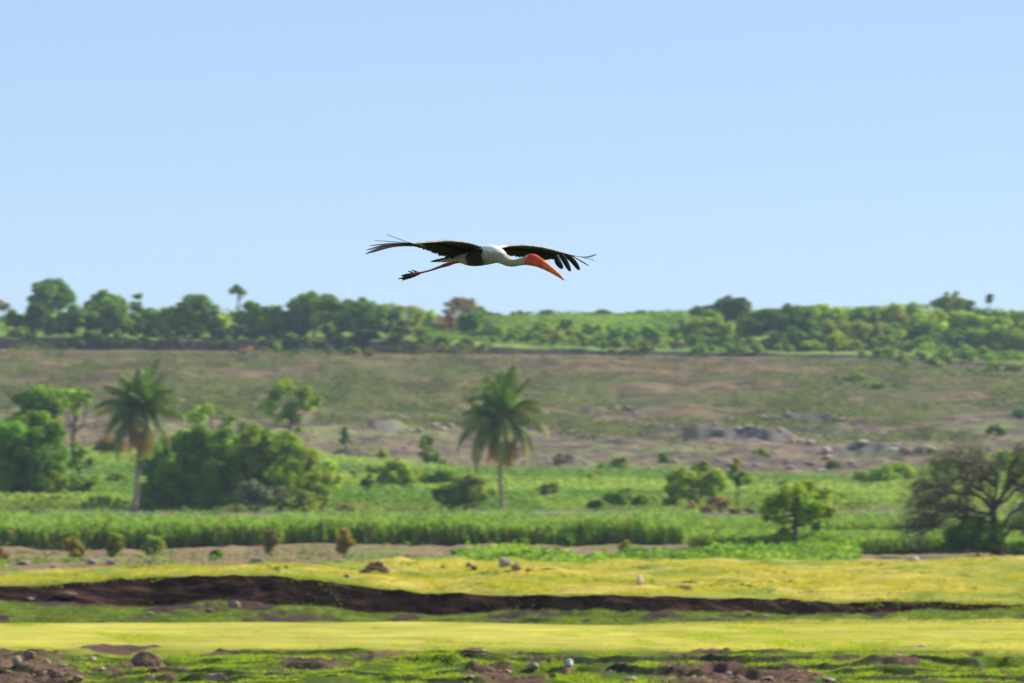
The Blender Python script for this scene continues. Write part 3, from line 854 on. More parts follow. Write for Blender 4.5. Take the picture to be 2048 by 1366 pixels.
# --- hillside and quarry bushes
HB = 'lone bushes on the brown slope'
hill = [
    ('small green bush high on the brown slope at far left', 38, 706, 20, 742, MID * 1.2, .8),
    ('round dry brown thicket on the upper slope', 508, 690, 32, 745, BROWNY, .5),
    ('thin pointed green sapling right of the dry brown thicket', 551, 684, 9, 748, LIGHT * .8, .9),
    ('small green bush by the bank left of centre', 705, 692, 15, 748, LIGHT * .8, .8),
    ('orange brown tuft on the slope below the bank', 737, 700, 10, 745, C(.4, .2, .1), .6),
    ('small round dark bush on the pale quarry shelf', 692, 853, 14, 560, MID * .8, .9),
    ('low bush beside the left fronds of the right palm', 855, 868, 18, 555, MID, .9),
    ('round green bush in the middle of the quarry floor', 1523, 897, 19, 552, MID * 1.1, 1.),
    ('dark green bush at the quarry edge beside a pale stone', 1330, 906, 17, 545, MID * .8, 1.),
    ('twin bright bush on the field edge right of the palm', 1240, 913, 22, 525, LIGHT * .9, 1.),
    ('darker small bush left of the twin bright bush', 1208, 925, 14, 524, MID, 1.),
    ('small bush on stones left of the leafy right tree', 1665, 921, 15, 540, MID, 1.),
    ('yellow tinted bush on the slope under the yellow ridge tree', 1700, 742, 34, 715, LIME * .6, .6),
    ('yellow green low shrub right of the yellow tinted one', 1760, 760, 36, 700, LIME * .55, .6),
    ('green shrub on the slope near the right edge', 1990, 848, 22, 600, MID, .8),
    ('dark bush on the slope at the right edge', 2040, 818, 14, 630, DARK * 1.4, .9),
    ('upright green sapling at the field edge left of the palm', 848, 880, 11, 528, LIGHT * .8, .9),
    ('small bright bush beside the upright sapling', 872, 905, 24, 524, MID, .9),
    ('yellow and orange shrub on the field edge by the dark tree', 762, 896, 18, 526, OLIVE * 1.1, .7),
    ('orange tinted dry bush right of the palm at the quarry foot', 1120, 905, 14, 530, C(.36, .24, .08), .6),
]
for (lb, px, yt, hw, d, col, dn) in hill:
    bush('bush' if 'sapling' not in lb else 'sapling', lb, px, yt, hw, d, col, dens=dn, group=HB, leafpx=4.6, nb=5)

# --- trees of the middle distance
MG = 'trees and bushes in the fields'
tree('tree', 'tall layered tree behind the dark cluster at far left', 'tree', 78, 778, 56, 470, col=MID, crown_from=.3, group=MG, nb=9,
     blobs_px=[(50, 800, 24), (75, 792, 22), (105, 800, 22), (60, 830, 26), (95, 835, 24), (40, 850, 25), (85, 868, 28), (120, 805, 16)])
tree('tree', 'pale lime tree top right of the layered tree at far left', 'tree', 150, 776, 34, 480, col=LIGHT, crown_from=.4, group=MG, dens=.7,
     blobs_px=[(135, 785, 14), (158, 788, 15), (175, 795, 12), (120, 790, 12), (150, 815, 16)])
tree('tree', 'large dark green tree cluster at the left edge of the fields', 'tree', 55, 835, 90, 392, col=DARK * 1.7, crown_from=.1, group=MG, dens=1.1, limbs=8,
     blobs_px=[(20, 862, 34), (60, 850, 30), (95, 870, 32), (110, 905, 30), (70, 905, 42), (25, 915, 40), (0, 950, 38), (50, 960, 40), (100, 955, 34), (20, 990, 30), (75, 995, 26), (-30, 900, 40), (-35, 960, 40)])
bush('bush', 'olive green bush under the dark cluster at the left edge', 118, 940, 26, 388, OLIVE * 1.1, group=MG, nb=7)
tree('tree', 'small crooked tree between the dark cluster and the left palm', 'tree', 158, 872, 34, 400, col=MID * .9, crown_from=.3, group=MG, dens=.7,
     blobs_px=[(148, 888, 12), (165, 905, 13), (150, 925, 14), (178, 925, 12), (140, 970, 18), (165, 975, 18), (185, 960, 14), (150, 1000, 18)])
bush('bush', 'orange and yellow leaved shrub behind the left palm', 222, 868, 38, 500, C(.30, .25, .07), group=MG, nb=9, dens=.7, tint=(C(.42, .22, .06), .25))
bush('hedge', 'dark hedge on the roadside right of the small crooked tree', 205, 990, 48, 384, MID, group=MG, nb=8)
tree('tree', 'pale green hazy tree mass behind the left palm fronds', 'tree', 420, 800, 70, 485, col=LIGHT * .8, crown_from=.15, group=MG, dens=.5,
     blobs_px=[(380, 815, 28), (420, 818, 18), (455, 838, 20), (400, 850, 26), (485, 858, 16), (440, 865, 26)])
tree('tree', 'airy round crowned tree standing on the slope behind the dark trees', 'tree', 580, 752, 60, 478, col=LIGHT * .85, crown_from=.45, group=MG, dens=.75, trunk_r=.16,
     blobs_px=[(575, 775, 22), (550, 790, 20), (605, 785, 20), (540, 812, 18), (575, 812, 22), (618, 810, 18), (590, 835, 16), (632, 800, 12), (556, 835, 14), (600, 860, 8)])
tree('tree', 'big dark bushy tree right of the left palm trunk', 'tree', 400, 852, 110, 381, col=DARK * 2.1, crown_from=.05, group=MG, dens=1.15, limbs=9, trunk_r=.2,
     blobs_px=[(330, 900, 30), (365, 880, 28), (400, 872, 24), (440, 880, 28), (470, 895, 32), (320, 940, 34), (360, 930, 40), (410, 925, 42), (455, 940, 42), (305, 985, 30), (345, 985, 40), (400, 985, 44), (450, 990, 40), (320, 1010, 26), (290, 1005, 18)])
tree('tree', 'big dark bushy tree with bright top right of its twin', 'tree', 560, 850, 105, 379, col=LIGHT * .72, crown_from=.05, group=MG, dens=1.1, limbs=9, trunk_r=.2,  # crown colour raised: the clump's sunlit right side put into the leaves
     blobs_px=[(505, 872, 22), (540, 880, 26), (580, 895, 28), (515, 910, 36), (560, 925, 40), (610, 925, 32), (640, 955, 26), (500, 960, 42), (600, 965, 40), (550, 980, 38), (640, 990, 24), (480, 1000, 28)])
bush('bush', 'pale grey green leafy shrub at the foot of the big dark trees', 520, 958, 58, 374, C(.22, .26, .12), group=MG, nb=10, dens=.8)
bush('bush', 'dull green shrub right of the pale leafy shrub', 610, 975, 42, 374.5, OLIVE, group=MG, nb=8, dens=.9)
bush('bush', 'lime green bush at the right side of the big dark trees', 662, 918, 26, 415, LIME, group=MG, nb=8, tint=(C(.45, .32, .08), .1))
bush('bush', 'bright green ball shaped bush left of the right palm', 797, 924, 46, 430, LIME * .85, group=MG, nb=9)
tree('sapling', 'thin dark stemmed sapling left of the ball shaped bush', 'sapling', 734, 945, 16, 386, col=MID * .8, crown_from=.6, group=MG, nb=3, dens=.6, trunk_r=.07)
bush('bush', 'scraggly olive shrub thicket at the foot of the right palm', 932, 938, 62, 384, OLIVE * .9, group=MG, nb=12, dens=.75)
bush('bush', 'dark olive bush left in the thicket by the right palm', 895, 965, 30, 383, MID * .8, group=MG, nb=6, dens=.9)
for (lb, px_, yt_, hw_, d_, cl_) in [
        ('broad light green bush right of the lime green one', 705, 940, 40, 450, LIGHT * .8), ('mid green bush mass behind the scraggly thicket', 880, 925, 46, 440, MID * 1.1),
        ('soft green bush on the road edge left of the palm', 985, 975, 30, 400, LIGHT * .7), ('broad green bush filling the field behind the lone tree', 1560, 960, 44, 430, LIGHT * .7),
        ('pale olive bush in the field right of the palm', 1100, 960, 26, 405, OLIVE), ('low green bush pair in the middle of the field', 1300, 985, 26, 395, MID),
        ('small lime bush at the back of the field right of the palm', 1180, 945, 18, 450, LIME * .8), ('mid green bush behind the narrow sapling', 1500, 950, 26, 430, LIGHT * .8),
        ('olive bush behind the lone open crowned tree', 1640, 975, 34, 400, OLIVE), ('yellow green bush left of the wide leafy tree', 1680, 985, 24, 390, LIGHT * .8),
        ('pale green bush right of the wide leafy tree', 1850, 960, 30, 420, LIGHT * .8), ('low bush in the field left of the palm thicket', 720, 985, 30, 395, MID),
        ('light green bush in the field behind the ball shaped bush', 745, 930, 30, 470, LIGHT * .8), ('green bush in the field gap by the left palm', 235, 945, 26, 430, LIGHT * .7),
        ('dry orange bush on the verge right of the lone tree', 1625, 1008, 24, 372, C(.36, .24, .12)), ('small dry bush on the verge left of the lime bush', 690, 1008, 16, 374, C(.34, .26, .12))]:
    bush('bush', lb, px_, yt_, hw_, d_, cl_, group=MG, nb=6, dens=.85)
bush('bush', 'rounded dark green bush by the road right of the palm', 1252, 974, 44, 379, MID * .9, group=MG, nb=9)
bush('bush', 'small dark bush by the road left of the rounded one', 1190, 999, 17, 379.5, MID * .7, group=MG, nb=5)
tree('tree', 'yellow green tree with a short dark trunk right of centre', 'tree', 1380, 920, 64, 384, col=LIGHT * .75, crown_from=.3, group=MG, dens=.85, trunk_r=.2,
     blobs_px=[(1375, 945, 20), (1400, 938, 18), (1350, 955, 18), (1425, 955, 20), (1385, 970, 24), (1345, 980, 20), (1420, 985, 20), (1440, 970, 14), (1340, 1003, 14), (1385, 1000, 16), (1410, 925, 8)])
bush('bush', 'dry pinkish brown shrub under the yellow green tree', 1420, 990, 42, 372, C(.33, .24, .13), group=MG, nb=8, dens=.7, tint=(C(.42, .24, .14), .35))
bush('bush', 'low dry reddish hedge by the road left of the lone tree', 1510, 1012, 52, 369, C(.36, .22, .12), group=MG, nb=9, dens=.8)
tree('sapling', 'narrow dark sapling on a thin trunk right of the yellow green tree', 'sapling', 1473, 916, 19, 386, col=MID * .8, crown_from=.45, group=MG, nb=6, dens=.6, trunk_r=.07)
tree('tree', 'lone open crowned tree with a forked trunk at the terrace edge', 'tree', 1590, 962, 80, 262, col=LIGHT * 1.0, crown_from=.35, group=MG, dens=.9, trunk_r=.15, limbs=11, leafpx=4.6,
     blobs_px=[(1580, 988, 26), (1612, 984, 25), (1550, 1008, 24), (1642, 1000, 26), (1597, 1012, 28), (1535, 1022, 16), (1620, 1018, 26), (1650, 1020, 18), (1615, 1035, 20), (1560, 1040, 16), (1640, 1050, 14), (1570, 1068, 12), (1530, 1035, 8)])
tree('tree', 'wide leafy tree between the lone tree and the bare one', 'tree', 1765, 920, 78, 430, col=LIGHT * .8, crown_from=.05, group=MG, dens=.95, limbs=8,
     blobs_px=[(1765, 945, 22), (1795, 940, 18), (1735, 960, 22), (1820, 950, 14), (1775, 975, 26), (1720, 985, 22), (1810, 985, 24), (1750, 1000, 20), (1700, 1000, 14), (1795, 1010, 18)])
bush('bush', 'low yellow green bush in front of the wide leafy tree', 1712, 1002, 30, 384, LIGHT * .85, group=MG, nb=7, dens=.8)
bush('bush', 'bright green hedge top behind the bare tree at the right edge', 1960, 898, 70, 480, LIGHT * .9, group=MG, nb=12)
bush('bush', 'dense dark green bush at the foot of the bare spreading tree', 1955, 1030, 58, 249, DARK * 1.1, group=MG, nb=10, dens=1.2)
bush('bush', 'green leafy bush left of the bare spreading tree trunk', 1900, 1072, 34, 256, MID, group=MG, nb=8)
bush('bush', 'small green bush right of the bare spreading tree trunk', 2038, 1080, 20, 256, MID, group=MG, nb=6)

# --- half bare spreading tree at the right edge
def bare_tree():
    r = np.random.default_rng(5)
    d, px = 250.0, 1995.0
    s = FPX / d; gz = float(ground_z(px, d)[0]); yb = YH + (CZ - gz) * s
    o = thing('tree', 'large dark half bare spreading tree at the right edge', 'tree', (float(xpos(np.array(px), d)), d, gz), MG)
    L = lambda x, y, dep=0: C((x - px) / s, dep, (yb - y) / s)
    parts = []; tw = []
    bk = C(.085, .07, .06)
    parts.append(tube4(np.array([L(1995, yb + 4), L(1994, 1085), L(1990, 1050, .1), L(1985, 1020, .2)]), np.array([.30, .24, .2, .16]), 8, bk))
    mains = [[(1992, 1062), (1960, 1040), (1920, 1028), (1880, 1045), (1850, 1068)],
             [(1988, 1040), (1950, 1020), (1900, 1015), (1860, 1035), (1835, 1062)],
             [(1986, 1020), (1960, 995), (1910, 985), (1870, 1000), (1838, 1020)],
             [(1985, 1020), (1972, 985), (1930, 960), (1885, 965), (1850, 985)],
             [(1985, 1020), (1982, 970), (1950, 930), (1910, 925), (1880, 940)],
             [(1985, 1020), (1995, 970), (1985, 930), (1960, 912)],
             [(1985, 1020), (2010, 975), (2020, 935), (2030, 910)],
             [(1992, 1065), (2020, 1030), (2060, 1005), (2110, 1000), (2150, 1020)],
             [(1992, 1080), (2025, 1055), (2070, 1045), (2120, 1060)],
             [(1985, 1030), (2025, 985), (2070, 960), (2120, 965), (2160, 990)],
             [(1985, 1020), (2030, 950), (2075, 930), (2110, 935)]]
    pts_all = []
    for mi, m_ in enumerate(mains):
        dep = r.uniform(-1.8, 1.8)
        n = len(m_)
        p = np.array([L(x, y, dep * i / n) for i, (x, y) in enumerate(m_)])
        t = np.linspace(0, n - 1, 12); pp = np.array([np.interp(t, range(n), p[:, i]) for i in range(3)]).T
        pp[1:] += r.normal(size=(11, 3)) * .06
        parts.append(tube4(pp, np.linspace(.085, .015, 12), 6, bk))
        for k in range(3, 12):
            for q in range(4):
                st = pp[k]
                dr = C(np.sign(pp[-1][0] - pp[0][0]) * r.uniform(.1, 1), r.normal() * .6, r.uniform(-.35, .9))
                dr /= np.linalg.norm(dr)
                ln = r.uniform(.5, 1.3)
                e = st + dr * ln; m1 = (st + e) / 2 + r.normal(size=3) * .08 + C(0, 0, .06)
                parts.append(tube4(np.array([st, m1, e]), np.array([.022, .015, .006]), 4, bk))
                for z_ in range(5):
                    f = r.uniform(.3, 1)
                    s2 = st + (e - st) * f; e2 = s2 + r.normal(size=3) * C(.28, .28, .2)
                    parts.append(tube4(np.array([s2, e2]), np.array([.010, .004]), 3, bk))
                    pts_all.append(e2); pts_all.append((s2 + e2) / 2)
    link('trunk', mesh_np('trunk', *merge(parts), smooth=True), M_BARK, o)
    pts = np.array(pts_all); pts = np.repeat(pts, 6, axis=0)
    pts = pts + r.normal(size=pts.shape) * .10
    n = len(pts)
    cc = mixc(C(.22, .19, .145) + np.zeros((n, 3)), C(.20, .24, .08) + np.zeros((n, 3)), sstep(.4, .6, fbm(pts[:, 0] * .8 + 9, pts[:, 2] * .8, 500, 3))) * r.uniform(.6, 1.3, (n, 1))
    link('crown', mesh_np('crown', *leaf_quads(pts, r.normal(size=(n, 3)) + C(0, 0, .4), .062 * r.uniform(.5, 1.3, n), cc, 1.6, r)), M_LEAF, o)
bare_tree()

# --- clumps in front of the sugarcane
FC = 'lone cane clumps before the sugarcane'
for (lb, px, yt, hw, ybase, col, tint) in [
        ('brown dried plant clump on the soil at the left edge', 2, 1098, 15, 1126, C(.34, .18, .10), None),
        ('yellow and orange cane clump, leftmost full one on the soil strip', 148, 1074, 19, 1120, C(.32, .32, .05), (C(.45, .30, .07), .45)),
        ('bright green topped cane clump right of the yellow one', 229, 1068, 16, 1116, C(.22, .38, .04), (C(.40, .24, .12), .25)),
        ('wide green cane clump, third from the left on the soil strip', 305, 1072, 21, 1112, C(.24, .38, .05), (C(.42, .32, .08), .3)),
        ('tall narrow cane clump with brown base left of the golden one', 543, 1060, 15, 1115, C(.24, .30, .07), (C(.40, .26, .12), .35)),
        ('tallest golden yellow cane clump with an orange foot', 690, 1058, 16, 1116, C(.36, .34, .06), (C(.50, .30, .09), .4)),
        ('small round green plant on the soil by the cane', 432, 1100, 14, 1122, C(.14, .28, .03), None),
        ('bright green bush against the cane right of centre', 1136, 1068, 13, 1096, C(.16, .38, .03), None),
        ('yellow topped bush among the green weeds', 1044, 1075, 14, 1108, C(.26, .36, .05), (C(.45, .36, .06), .2)),
        ('small yellow plant rising from the green weeds', 1250, 1082, 11, 1106, C(.32, .34, .05), (C(.5, .36, .08), .3)),
        ('dark green rounded bush at the right end of the bare soil', 1432, 1098, 26, 1120, C(.10, .22, .03), None),
        ('dark green bush in the middle of the green weeds', 925, 1098, 24, 1116, C(.10, .24, .03), None)]:
    d = hit(px, ybase, 166)
    tall = 'cane clump' in lb
    bush('cane_clump' if tall else 'bush', lb, px, yt, hw, d, col, group=FC, nb=7, leafpx=5, tint=tint, asp=3.2 if tall else 1.7, dens=.9)

# ------------------------------------------------------------------ coconut palms
def frond_mesh(L, el, droop, az, r, col, tipcol, n=46, w=.55, hang=.35):
    """one feather leaf: rachis and leaflets, from the origin, azimuth az, start elevation el"""
    k = 14; n = 64
    p = np.zeros((k, 3)); e = el
    hd = C(math.cos(az), math.sin(az), 0)
    step = L / (k - 1)
    for i in range(1, k):
        p[i] = p[i - 1] + step * (hd * math.cos(e) + C(0, 0, math.sin(e)))
        e -= droop / (k - 1) * (0.4 + 1.2 * i / k)
        e = max(e, -1.45)
    parts = [tube4(p, np.linspace(.035, .008, k), 5, np.minimum(col * 1.6, 1) * C(1.2, 1, .8))]
    tt = np.linspace(.10, .99, n)
    base = np.array([np.interp(tt * (k - 1), range(k), p[:, i]) for i in range(3)]).T
    tan = np.gradient(base, axis=0); tan /= np.linalg.norm(tan, axis=1)[:, None]
    side = np.cross(tan, C(0, 0, 1) + hd * .01); side /= np.linalg.norm(side, axis=1)[:, None] + 1e-9
    V, F, CC = [], [], []
    for sg in (-1, 1):
        ll = w * np.sin(np.clip(tt * .92 + .10, 0, 1) * math.pi) ** .55 * r.uniform(.85, 1.1, n)
        dr = side * sg * .82 + tan * .5 + C(0, 0, -1) * hang * r.uniform(.6, 1.5, (n, 1)) + r.normal(size=(n, 3)) * .08
        dr /= np.linalg.norm(dr, axis=1)[:, None]
        m1 = base + dr * ll[:, None] * .5 + C(0, 0, .03)
        e1 = base + dr * ll[:, None] + C(0, 0, -1) * (ll * hang * .45)[:, None]
        wv = tan * .036
        v = np.stack([base - wv, base + wv, m1 + wv * .95, m1 - wv * .95, e1 + wv * .15, e1 - wv * .15], 1).reshape(-1, 3)
        b = np.arange(n)[:, None] * 6
        f = np.concatenate([b + np.array([[0, 1, 2, 3]]), b + np.array([[3, 2, 4, 5]])])
        t = sstep(.45, 1, tt) * r.uniform(.3, 1.0)
        c = mixc(col + np.zeros((n, 3)), tipcol + np.zeros((n, 3)), t) * r.uniform(.8, 1.2, (n, 1))
        V.append(v); F.append(f + (len(V) - 1) * 6 * n); CC.append(np.repeat(c, 6, axis=0))
    parts.append((np.concatenate(V), np.concatenate(F), np.concatenate(CC)))
    return mesh_np('frond', *merge(parts))

def palm(label, px, d, crown_px, crown_py, L, seed, trunk_r, bend):
    r = np.random.default_rng(seed)
    s = FPX / d; gz = float(ground_z(px, d)[0]); yb = YH + (CZ - gz) * s
    o = thing('coconut_palm', label, 'palm tree', (float(xpos(np.array(px), d)), d, gz), 'coconut palms by the road')
    top = C((crown_px - px) / s, 0, (yb - crown_py) / s)
    t = np.linspace(0, 1, 24)
    pp = np.stack([top[0] * t ** .8 + bend * np.sin(t * math.pi), 0 * t, top[2] * t - .2 * (t == 0)], -1)
    rad = trunk_r * (1.0 - .35 * t) + trunk_r * .7 * np.exp(-t * 18) + .012 * (np.arange(24) % 2)
    link('trunk', mesh_np('trunk', *tube4(pp, rad, 9, C(.20, .165, .13)), smooth=True), M_BARK, o)
    n = 37; ga = 2.39996
    for i in range(n):
        q = i / (n - 1)                                   # 0 young (upright) .. 1 old (hanging)
        el = R(90) * (1 - q) ** 1.1 + R(-50) * q ** 1.1
        az = i * ga + r.normal() * .18 + .6
        ln = L * (1.08 - .22 * math.sin(min(q * 2.2, 1) * 3.14) + .04 * q) * r.uniform(.9, 1.06)
        if i < 2: ln *= .7
        if q > .86: ln *= .75
        droop = R(22 + 100 * min(q * 1.6, 1)) * r.uniform(.8, 1.2)
        col = C(.13, .20, .035) * r.uniform(.75, 1.35)
        if q < .25: col = C(.13, .24, .03) * r.uniform(.8, 1.3)
        tip = C(.52, .38, .06) if (q > .4 and r.uniform() < .8) else C(.24, .28, .07)
        if q > .9: col, tip = C(.28, .19, .07), C(.55, .27, .06)
        f = link('frond', frond_mesh(ln, el, droop, az, r, col, tip, hang=.35 + .6 * q, w=L * .25), M_FROND, o)
        f.location = top + C(math.cos(az) * .08, math.sin(az) * .08, .12 - .25 * q)
    parts = []
    for k in range(9):                                    # nuts
        a = k * .8; c0 = top + C(math.cos(a) * .42, math.sin(a) * .42, -.15 - .16 * (k % 3))
        zz = np.linspace(-1, 1, 7)
        parts.append(tube4(c0 + np.stack([0 * zz, 0 * zz, zz * .15], -1), .125 * np.sqrt(np.clip(1 - zz ** 2, .02, 1)), 7, C(.30, .24, .06) if k % 2 else C(.34, .16, .05)))
    link('coconut_bunch', mesh_np('coconut_bunch', *merge(parts), smooth=True), M_BARK, o)
    parts = []
    for k in range(16):                                   # dry stalks and husk below the crown
        a = r.uniform(0, 6.28); st = top + C(math.cos(a) * .1, math.sin(a) * .1, -.1)
        e = st + C(math.cos(a) * r.uniform(.3, .9), math.sin(a) * r.uniform(.3, .9), r.uniform(-.4, .4))
        parts.append(tube4(np.array([st, (st + e) / 2 + C(0, 0, .1), e]), np.array([.05, .03, .02]), 5, C(.60, .33, .09) * r.uniform(.7, 1.2)))
    link('flower_stalks', mesh_np('flower_stalks', *merge(parts)), M_BARK, o)
    return o
palm('fuller coconut palm with drooping yellow tipped fronds, right of centre', 1007, 368.5, 1001, 838, 3.45, 3, .135, -.12)
palm('slimmer coconut palm with wide open fronds beside the dark trees, at left', 268, 376, 281, 820, 3.3, 8, .165, .05)

# ------------------------------------------------------------------ stones
def rock_mesh(name, sx, sy, sz, seed, col, facets=7, rough=.12, sub=3, topcol=None):
    r = np.random.default_rng(seed)
    bm = bmesh.new(); bmesh.ops.create_icosphere(bm, subdivisions=sub, radius=1)
    V = np.array([v.co[:] for v in bm.verts]); F = np.array([[v.index for v in f.verts] for f in bm.faces]); bm.free()
    for k in range(facets):
        nn = r.normal(size=3); nn /= np.linalg.norm(nn)
        h = r.uniform(.55, .85)
        dd = V @ nn - h
        V = np.where(dd[:, None] > 0, V - nn * dd[:, None] * .9, V)
    V *= 1 + (fbm(V[:, 0] * 3 + seed, V[:, 1] * 3 + V[:, 2] * 2.1, seed, 3)[:, None] - .5) * rough * 2
    V = V * C(sx, sy, sz)
    cc = col * (0.8 + .4 * fbm(V[:, 0] * 9, V[:, 2] * 9 + V[:, 1] * 5, seed + 3, 3)[:, None])
    return mesh_np(name, V, F, cc, smooth=False)

def stone(name, label, cat, px, pyc, hw, hh, col, seed, group=None, dmin=60, depth=None, sub=3, rough=.18, tilt=0, base=None, facets=11):
    """stone seen centred on (px, pyc) with half size hw x hh photo pixels, resting on the ground"""
    d = depth if depth else hit(px, pyc + hh * .8 if base is None else base, dmin)
    s = FPX / d
    gz = float(ground_z(px, d)[0])
    o = link(name, rock_mesh(name, hw / s, hw / s * .8, hh * 1.15 / s, seed, col, facets, rough, sub), M_ROCK)
    o.location = (float(xpos(np.array(px), d)), d, gz + hh * .75 / s)
    o.rotation_euler = (0, tilt, 0)
    return tag(o, label, cat, group)

BR, GR, PK, WH = C(.19, .125, .09), C(.25, .23, .21), C(.36, .26, .19), C(.62, .61, .58)
G1 = 'stones in the near pasture'
for (nm, lb, px, py, hw, hh, col, k) in [
    ('boulder', 'largest brown boulder on the near pasture, left of centre', 294, 1321, 31, 16, BR, {}),
    ('stone', 'light brown rounded stone cut by the bottom edge left of centre', 434, 1357, 22, 10, PK * .95, {}),
    ('stone', 'low grey brown stone on the crest of the left dirt patch', 60, 1312, 16, 8, BR * 1.4, {}),
    ('stone', 'pale tan stone leaning on the left dirt patch', 34, 1323, 10, 10, PK, {}),
    ('stone', 'pale pinkish stone at the right rim of the left dirt patch', 184, 1318, 9, 5, C(.5, .38, .28), {}),
    ('stone', 'tiny white stone in the middle of the left dirt patch', 128, 1335, 6, 3, WH, {}),
    ('stone', 'tiny white stone right in the left dirt patch', 206, 1341, 6, 3, WH * .9, {}),
    ('stone', 'dark brown clod low in the left dirt patch', 110, 1350, 14, 8, BR, {}),
    ('stone', 'tan stone low in the left dirt patch beside the dark clod', 84, 1346, 9, 6, PK, {}),
    ('stone', 'brown stone at the bottom edge in the left dirt patch', 155, 1361, 14, 6, PK * .8, {}),
    ('stone', 'small dark brown stone in grass above left of the white capped pile', 1101, 1320, 9, 6, BR, {}),
    ('stone', 'brown wedge stone lit on top, left of the white capped pile', 1066, 1338, 13, 8, PK * .85, {}),
    ('stone', 'brown clod directly below left of the white capped pile', 1105, 1354, 9, 6, BR, {}),
    ('stone', 'tan stone cut by the bottom edge right of centre', 1262, 1360, 14, 7, PK, {}),
    ('stone', 'small bluish white stone on the right dirt patch', 1458, 1348, 7, 4, WH * .8, {}),
    ('stone', 'tan stone near the bottom edge on the right dirt patch', 1535, 1358, 13, 5, PK, {}),
    ('stone', 'brown stone cut by the bottom edge at the right end of the dirt', 1655, 1360, 18, 5, PK * .9, {}),
    ('stone', 'flat white stone alone on the right side of the bright grass', 1845, 1292, 9, 2.5, WH, {}),
]:
    stone(nm, lb, 'stone', px, py, hw, hh, col, int(px), G1, 60, **k)

# white capped pile: a brown clod with a white stone on it
dpile = hit(1130, 1352, 60); sp_ = FPX / dpile
cl = stone('earth_clod', 'brown and ochre earth clod carrying a white stone', 'clod', 1131, 1339, 17, 13, C(.27, .17, .09), 77, G1, depth=dpile, rough=.2)
cap = link('stone', rock_mesh('stone', 11 / sp_, 10 / sp_, 9 / sp_, 78, WH, 7, .08), M_ROCK)
cap.location = (float(xpos(np.array(1138.), dpile)), dpile, cl.location.z + 17 / sp_)
tag(cap, 'white stone sitting on top of the brown earth clod', 'stone', G1)
# flat dark branch
def branch(name, label, px, py, hw, hh, dmin=60):
    d = hit(px, py + 2, dmin); s = FPX / d; gz = float(ground_z(px, d)[0])
    r = np.random.default_rng(int(px)); t = np.linspace(-1, 1, 9)
    pp = np.stack([t * hw / s, r.normal(size=9) * .015, (2.0 * hh / s) * (1 - t * t) * .3 + hh / s + r.normal(size=9) * .004], -1)
    o = link(name, mesh_np(name, *tube4(pp, hh / s * (1.1 - .7 * abs(t)), 7, C(.05, .035, .03)), smooth=True), M_BARK, None, (float(xpos(np.array(px), d)), d, gz))
    tag(o, label, 'branch')
branch('dead_branch', 'long flat dark dead branch lying on the near grass left of centre', 941, 1306, 33, 2.5)
branch('dead_branch', 'short flat dark branch on the terrace behind a grey stone', 1378, 1165, 18, 1.6, 103)
branch('dead_branch', 'dark fallen branch on the terrace right of the grouped boulders', 1095, 1143, 17, 1.6, 103)

G2 = 'stones on the raised terrace'
def rubble():
    d = hit(753, 1148, 104); s = FPX / d; gz = float(ground_z(753, d)[0]); r = np.random.default_rng(21)
    V, F, K, n = [], [], [], 0
    for i in range(34):
        q = r.uniform(0, 1) ** .8; x = r.uniform(-28, 28) * (1 - q * .7); z = 3 + q * 20 * (1 - abs(x) / 45)
        m_ = rock_mesh('tmp_rock', r.uniform(5, 11) / s, r.uniform(6, 11) / s, r.uniform(3, 6) / s, 300 + i, BR * r.uniform(.75, 1.3) * C(1, .98, .98), 9, .12, 2)
        v = np.empty(len(m_.vertices) * 3); m_.vertices.foreach_get('co', v); v = v.reshape(-1, 3)
        f = np.empty(len(m_.polygons) * 3, int); m_.polygons.foreach_get('vertices', f)
        c = np.empty(len(v) * 4); m_.color_attributes[0].data.foreach_get('color', c)
        a = r.uniform(-.4, .4); v = np.stack([v[:, 0] * math.cos(a) - v[:, 2] * math.sin(a), v[:, 1], v[:, 0] * math.sin(a) + v[:, 2] * math.cos(a)], -1)
        V.append(v + C(x / s, r.uniform(-10, 10) * (1 - q) / s, z / s)); F.append(f.reshape(-1, 3) + n); K.append(c.reshape(-1, 4)[:, :3]); n += len(v)
        bpy.data.meshes.remove(m_)
    o = link('rock_mound', mesh_np('rock_mound', np.concatenate(V), np.concatenate(F), np.concatenate(K)), M_ROCK, None, (float(xpos(np.array(753.), d)), d, gz))
    tag(o, 'craggy dark mound of cemented rock, biggest on the terrace', 'boulder', G2)
rubble()
for (nm, lb, px, py, hw, hh, col) in [
    ('boulder', 'upright grey boulder, left of the grouped pair on the terrace', 1008, 1129, 14, 11, GR),
    ('boulder', 'lower brown boulder, right of the grouped pair on the terrace', 1034, 1135, 12, 9, PK * .7),
    ('stone', 'flat pale stone just right of the grouped pair', 1058, 1142, 9, 4, PK * .9),
    ('stone', 'grey stone with dark top left of the grouped pair', 938, 1133, 10, 6, GR * .9),
    ('stone', 'small dark stone below the grey one with a dark top', 948, 1141, 8, 5, BR * .8),
    ('stone', 'tiny dark stone between the craggy mound and the grey stones', 887, 1136, 5, 4, BR * .8),
    ('stone', 'upright pinkish stone standing alone on the open terrace', 1279, 1162, 9, 11, C(.48, .36, .28)),
    ('stone', 'low dark grey stone near the terrace edge right of the upright one', 1374, 1178, 13, 6, BR * 1.1),
    ('stone', 'small brown stone on the terrace left of the craggy mound', 694, 1153, 7, 4, BR * 1.5),
    ('stone', 'white stone with a pink side on the far right crest', 1828, 1121, 10, 5, WH),
    ('stone', 'pinkish stone beside the white one on the far right crest', 1815, 1121, 6, 4, PK * 1.3),
    ('stone', 'dark small post like stone on the crest at the left', 571, 1135, 6, 4, BR * .8),
]:
    stone(nm, lb, 'stone' if nm == 'stone' else 'boulder', px, py, hw, hh, col, int(px), G2, 103)
G3 = 'stones under the dark bank'
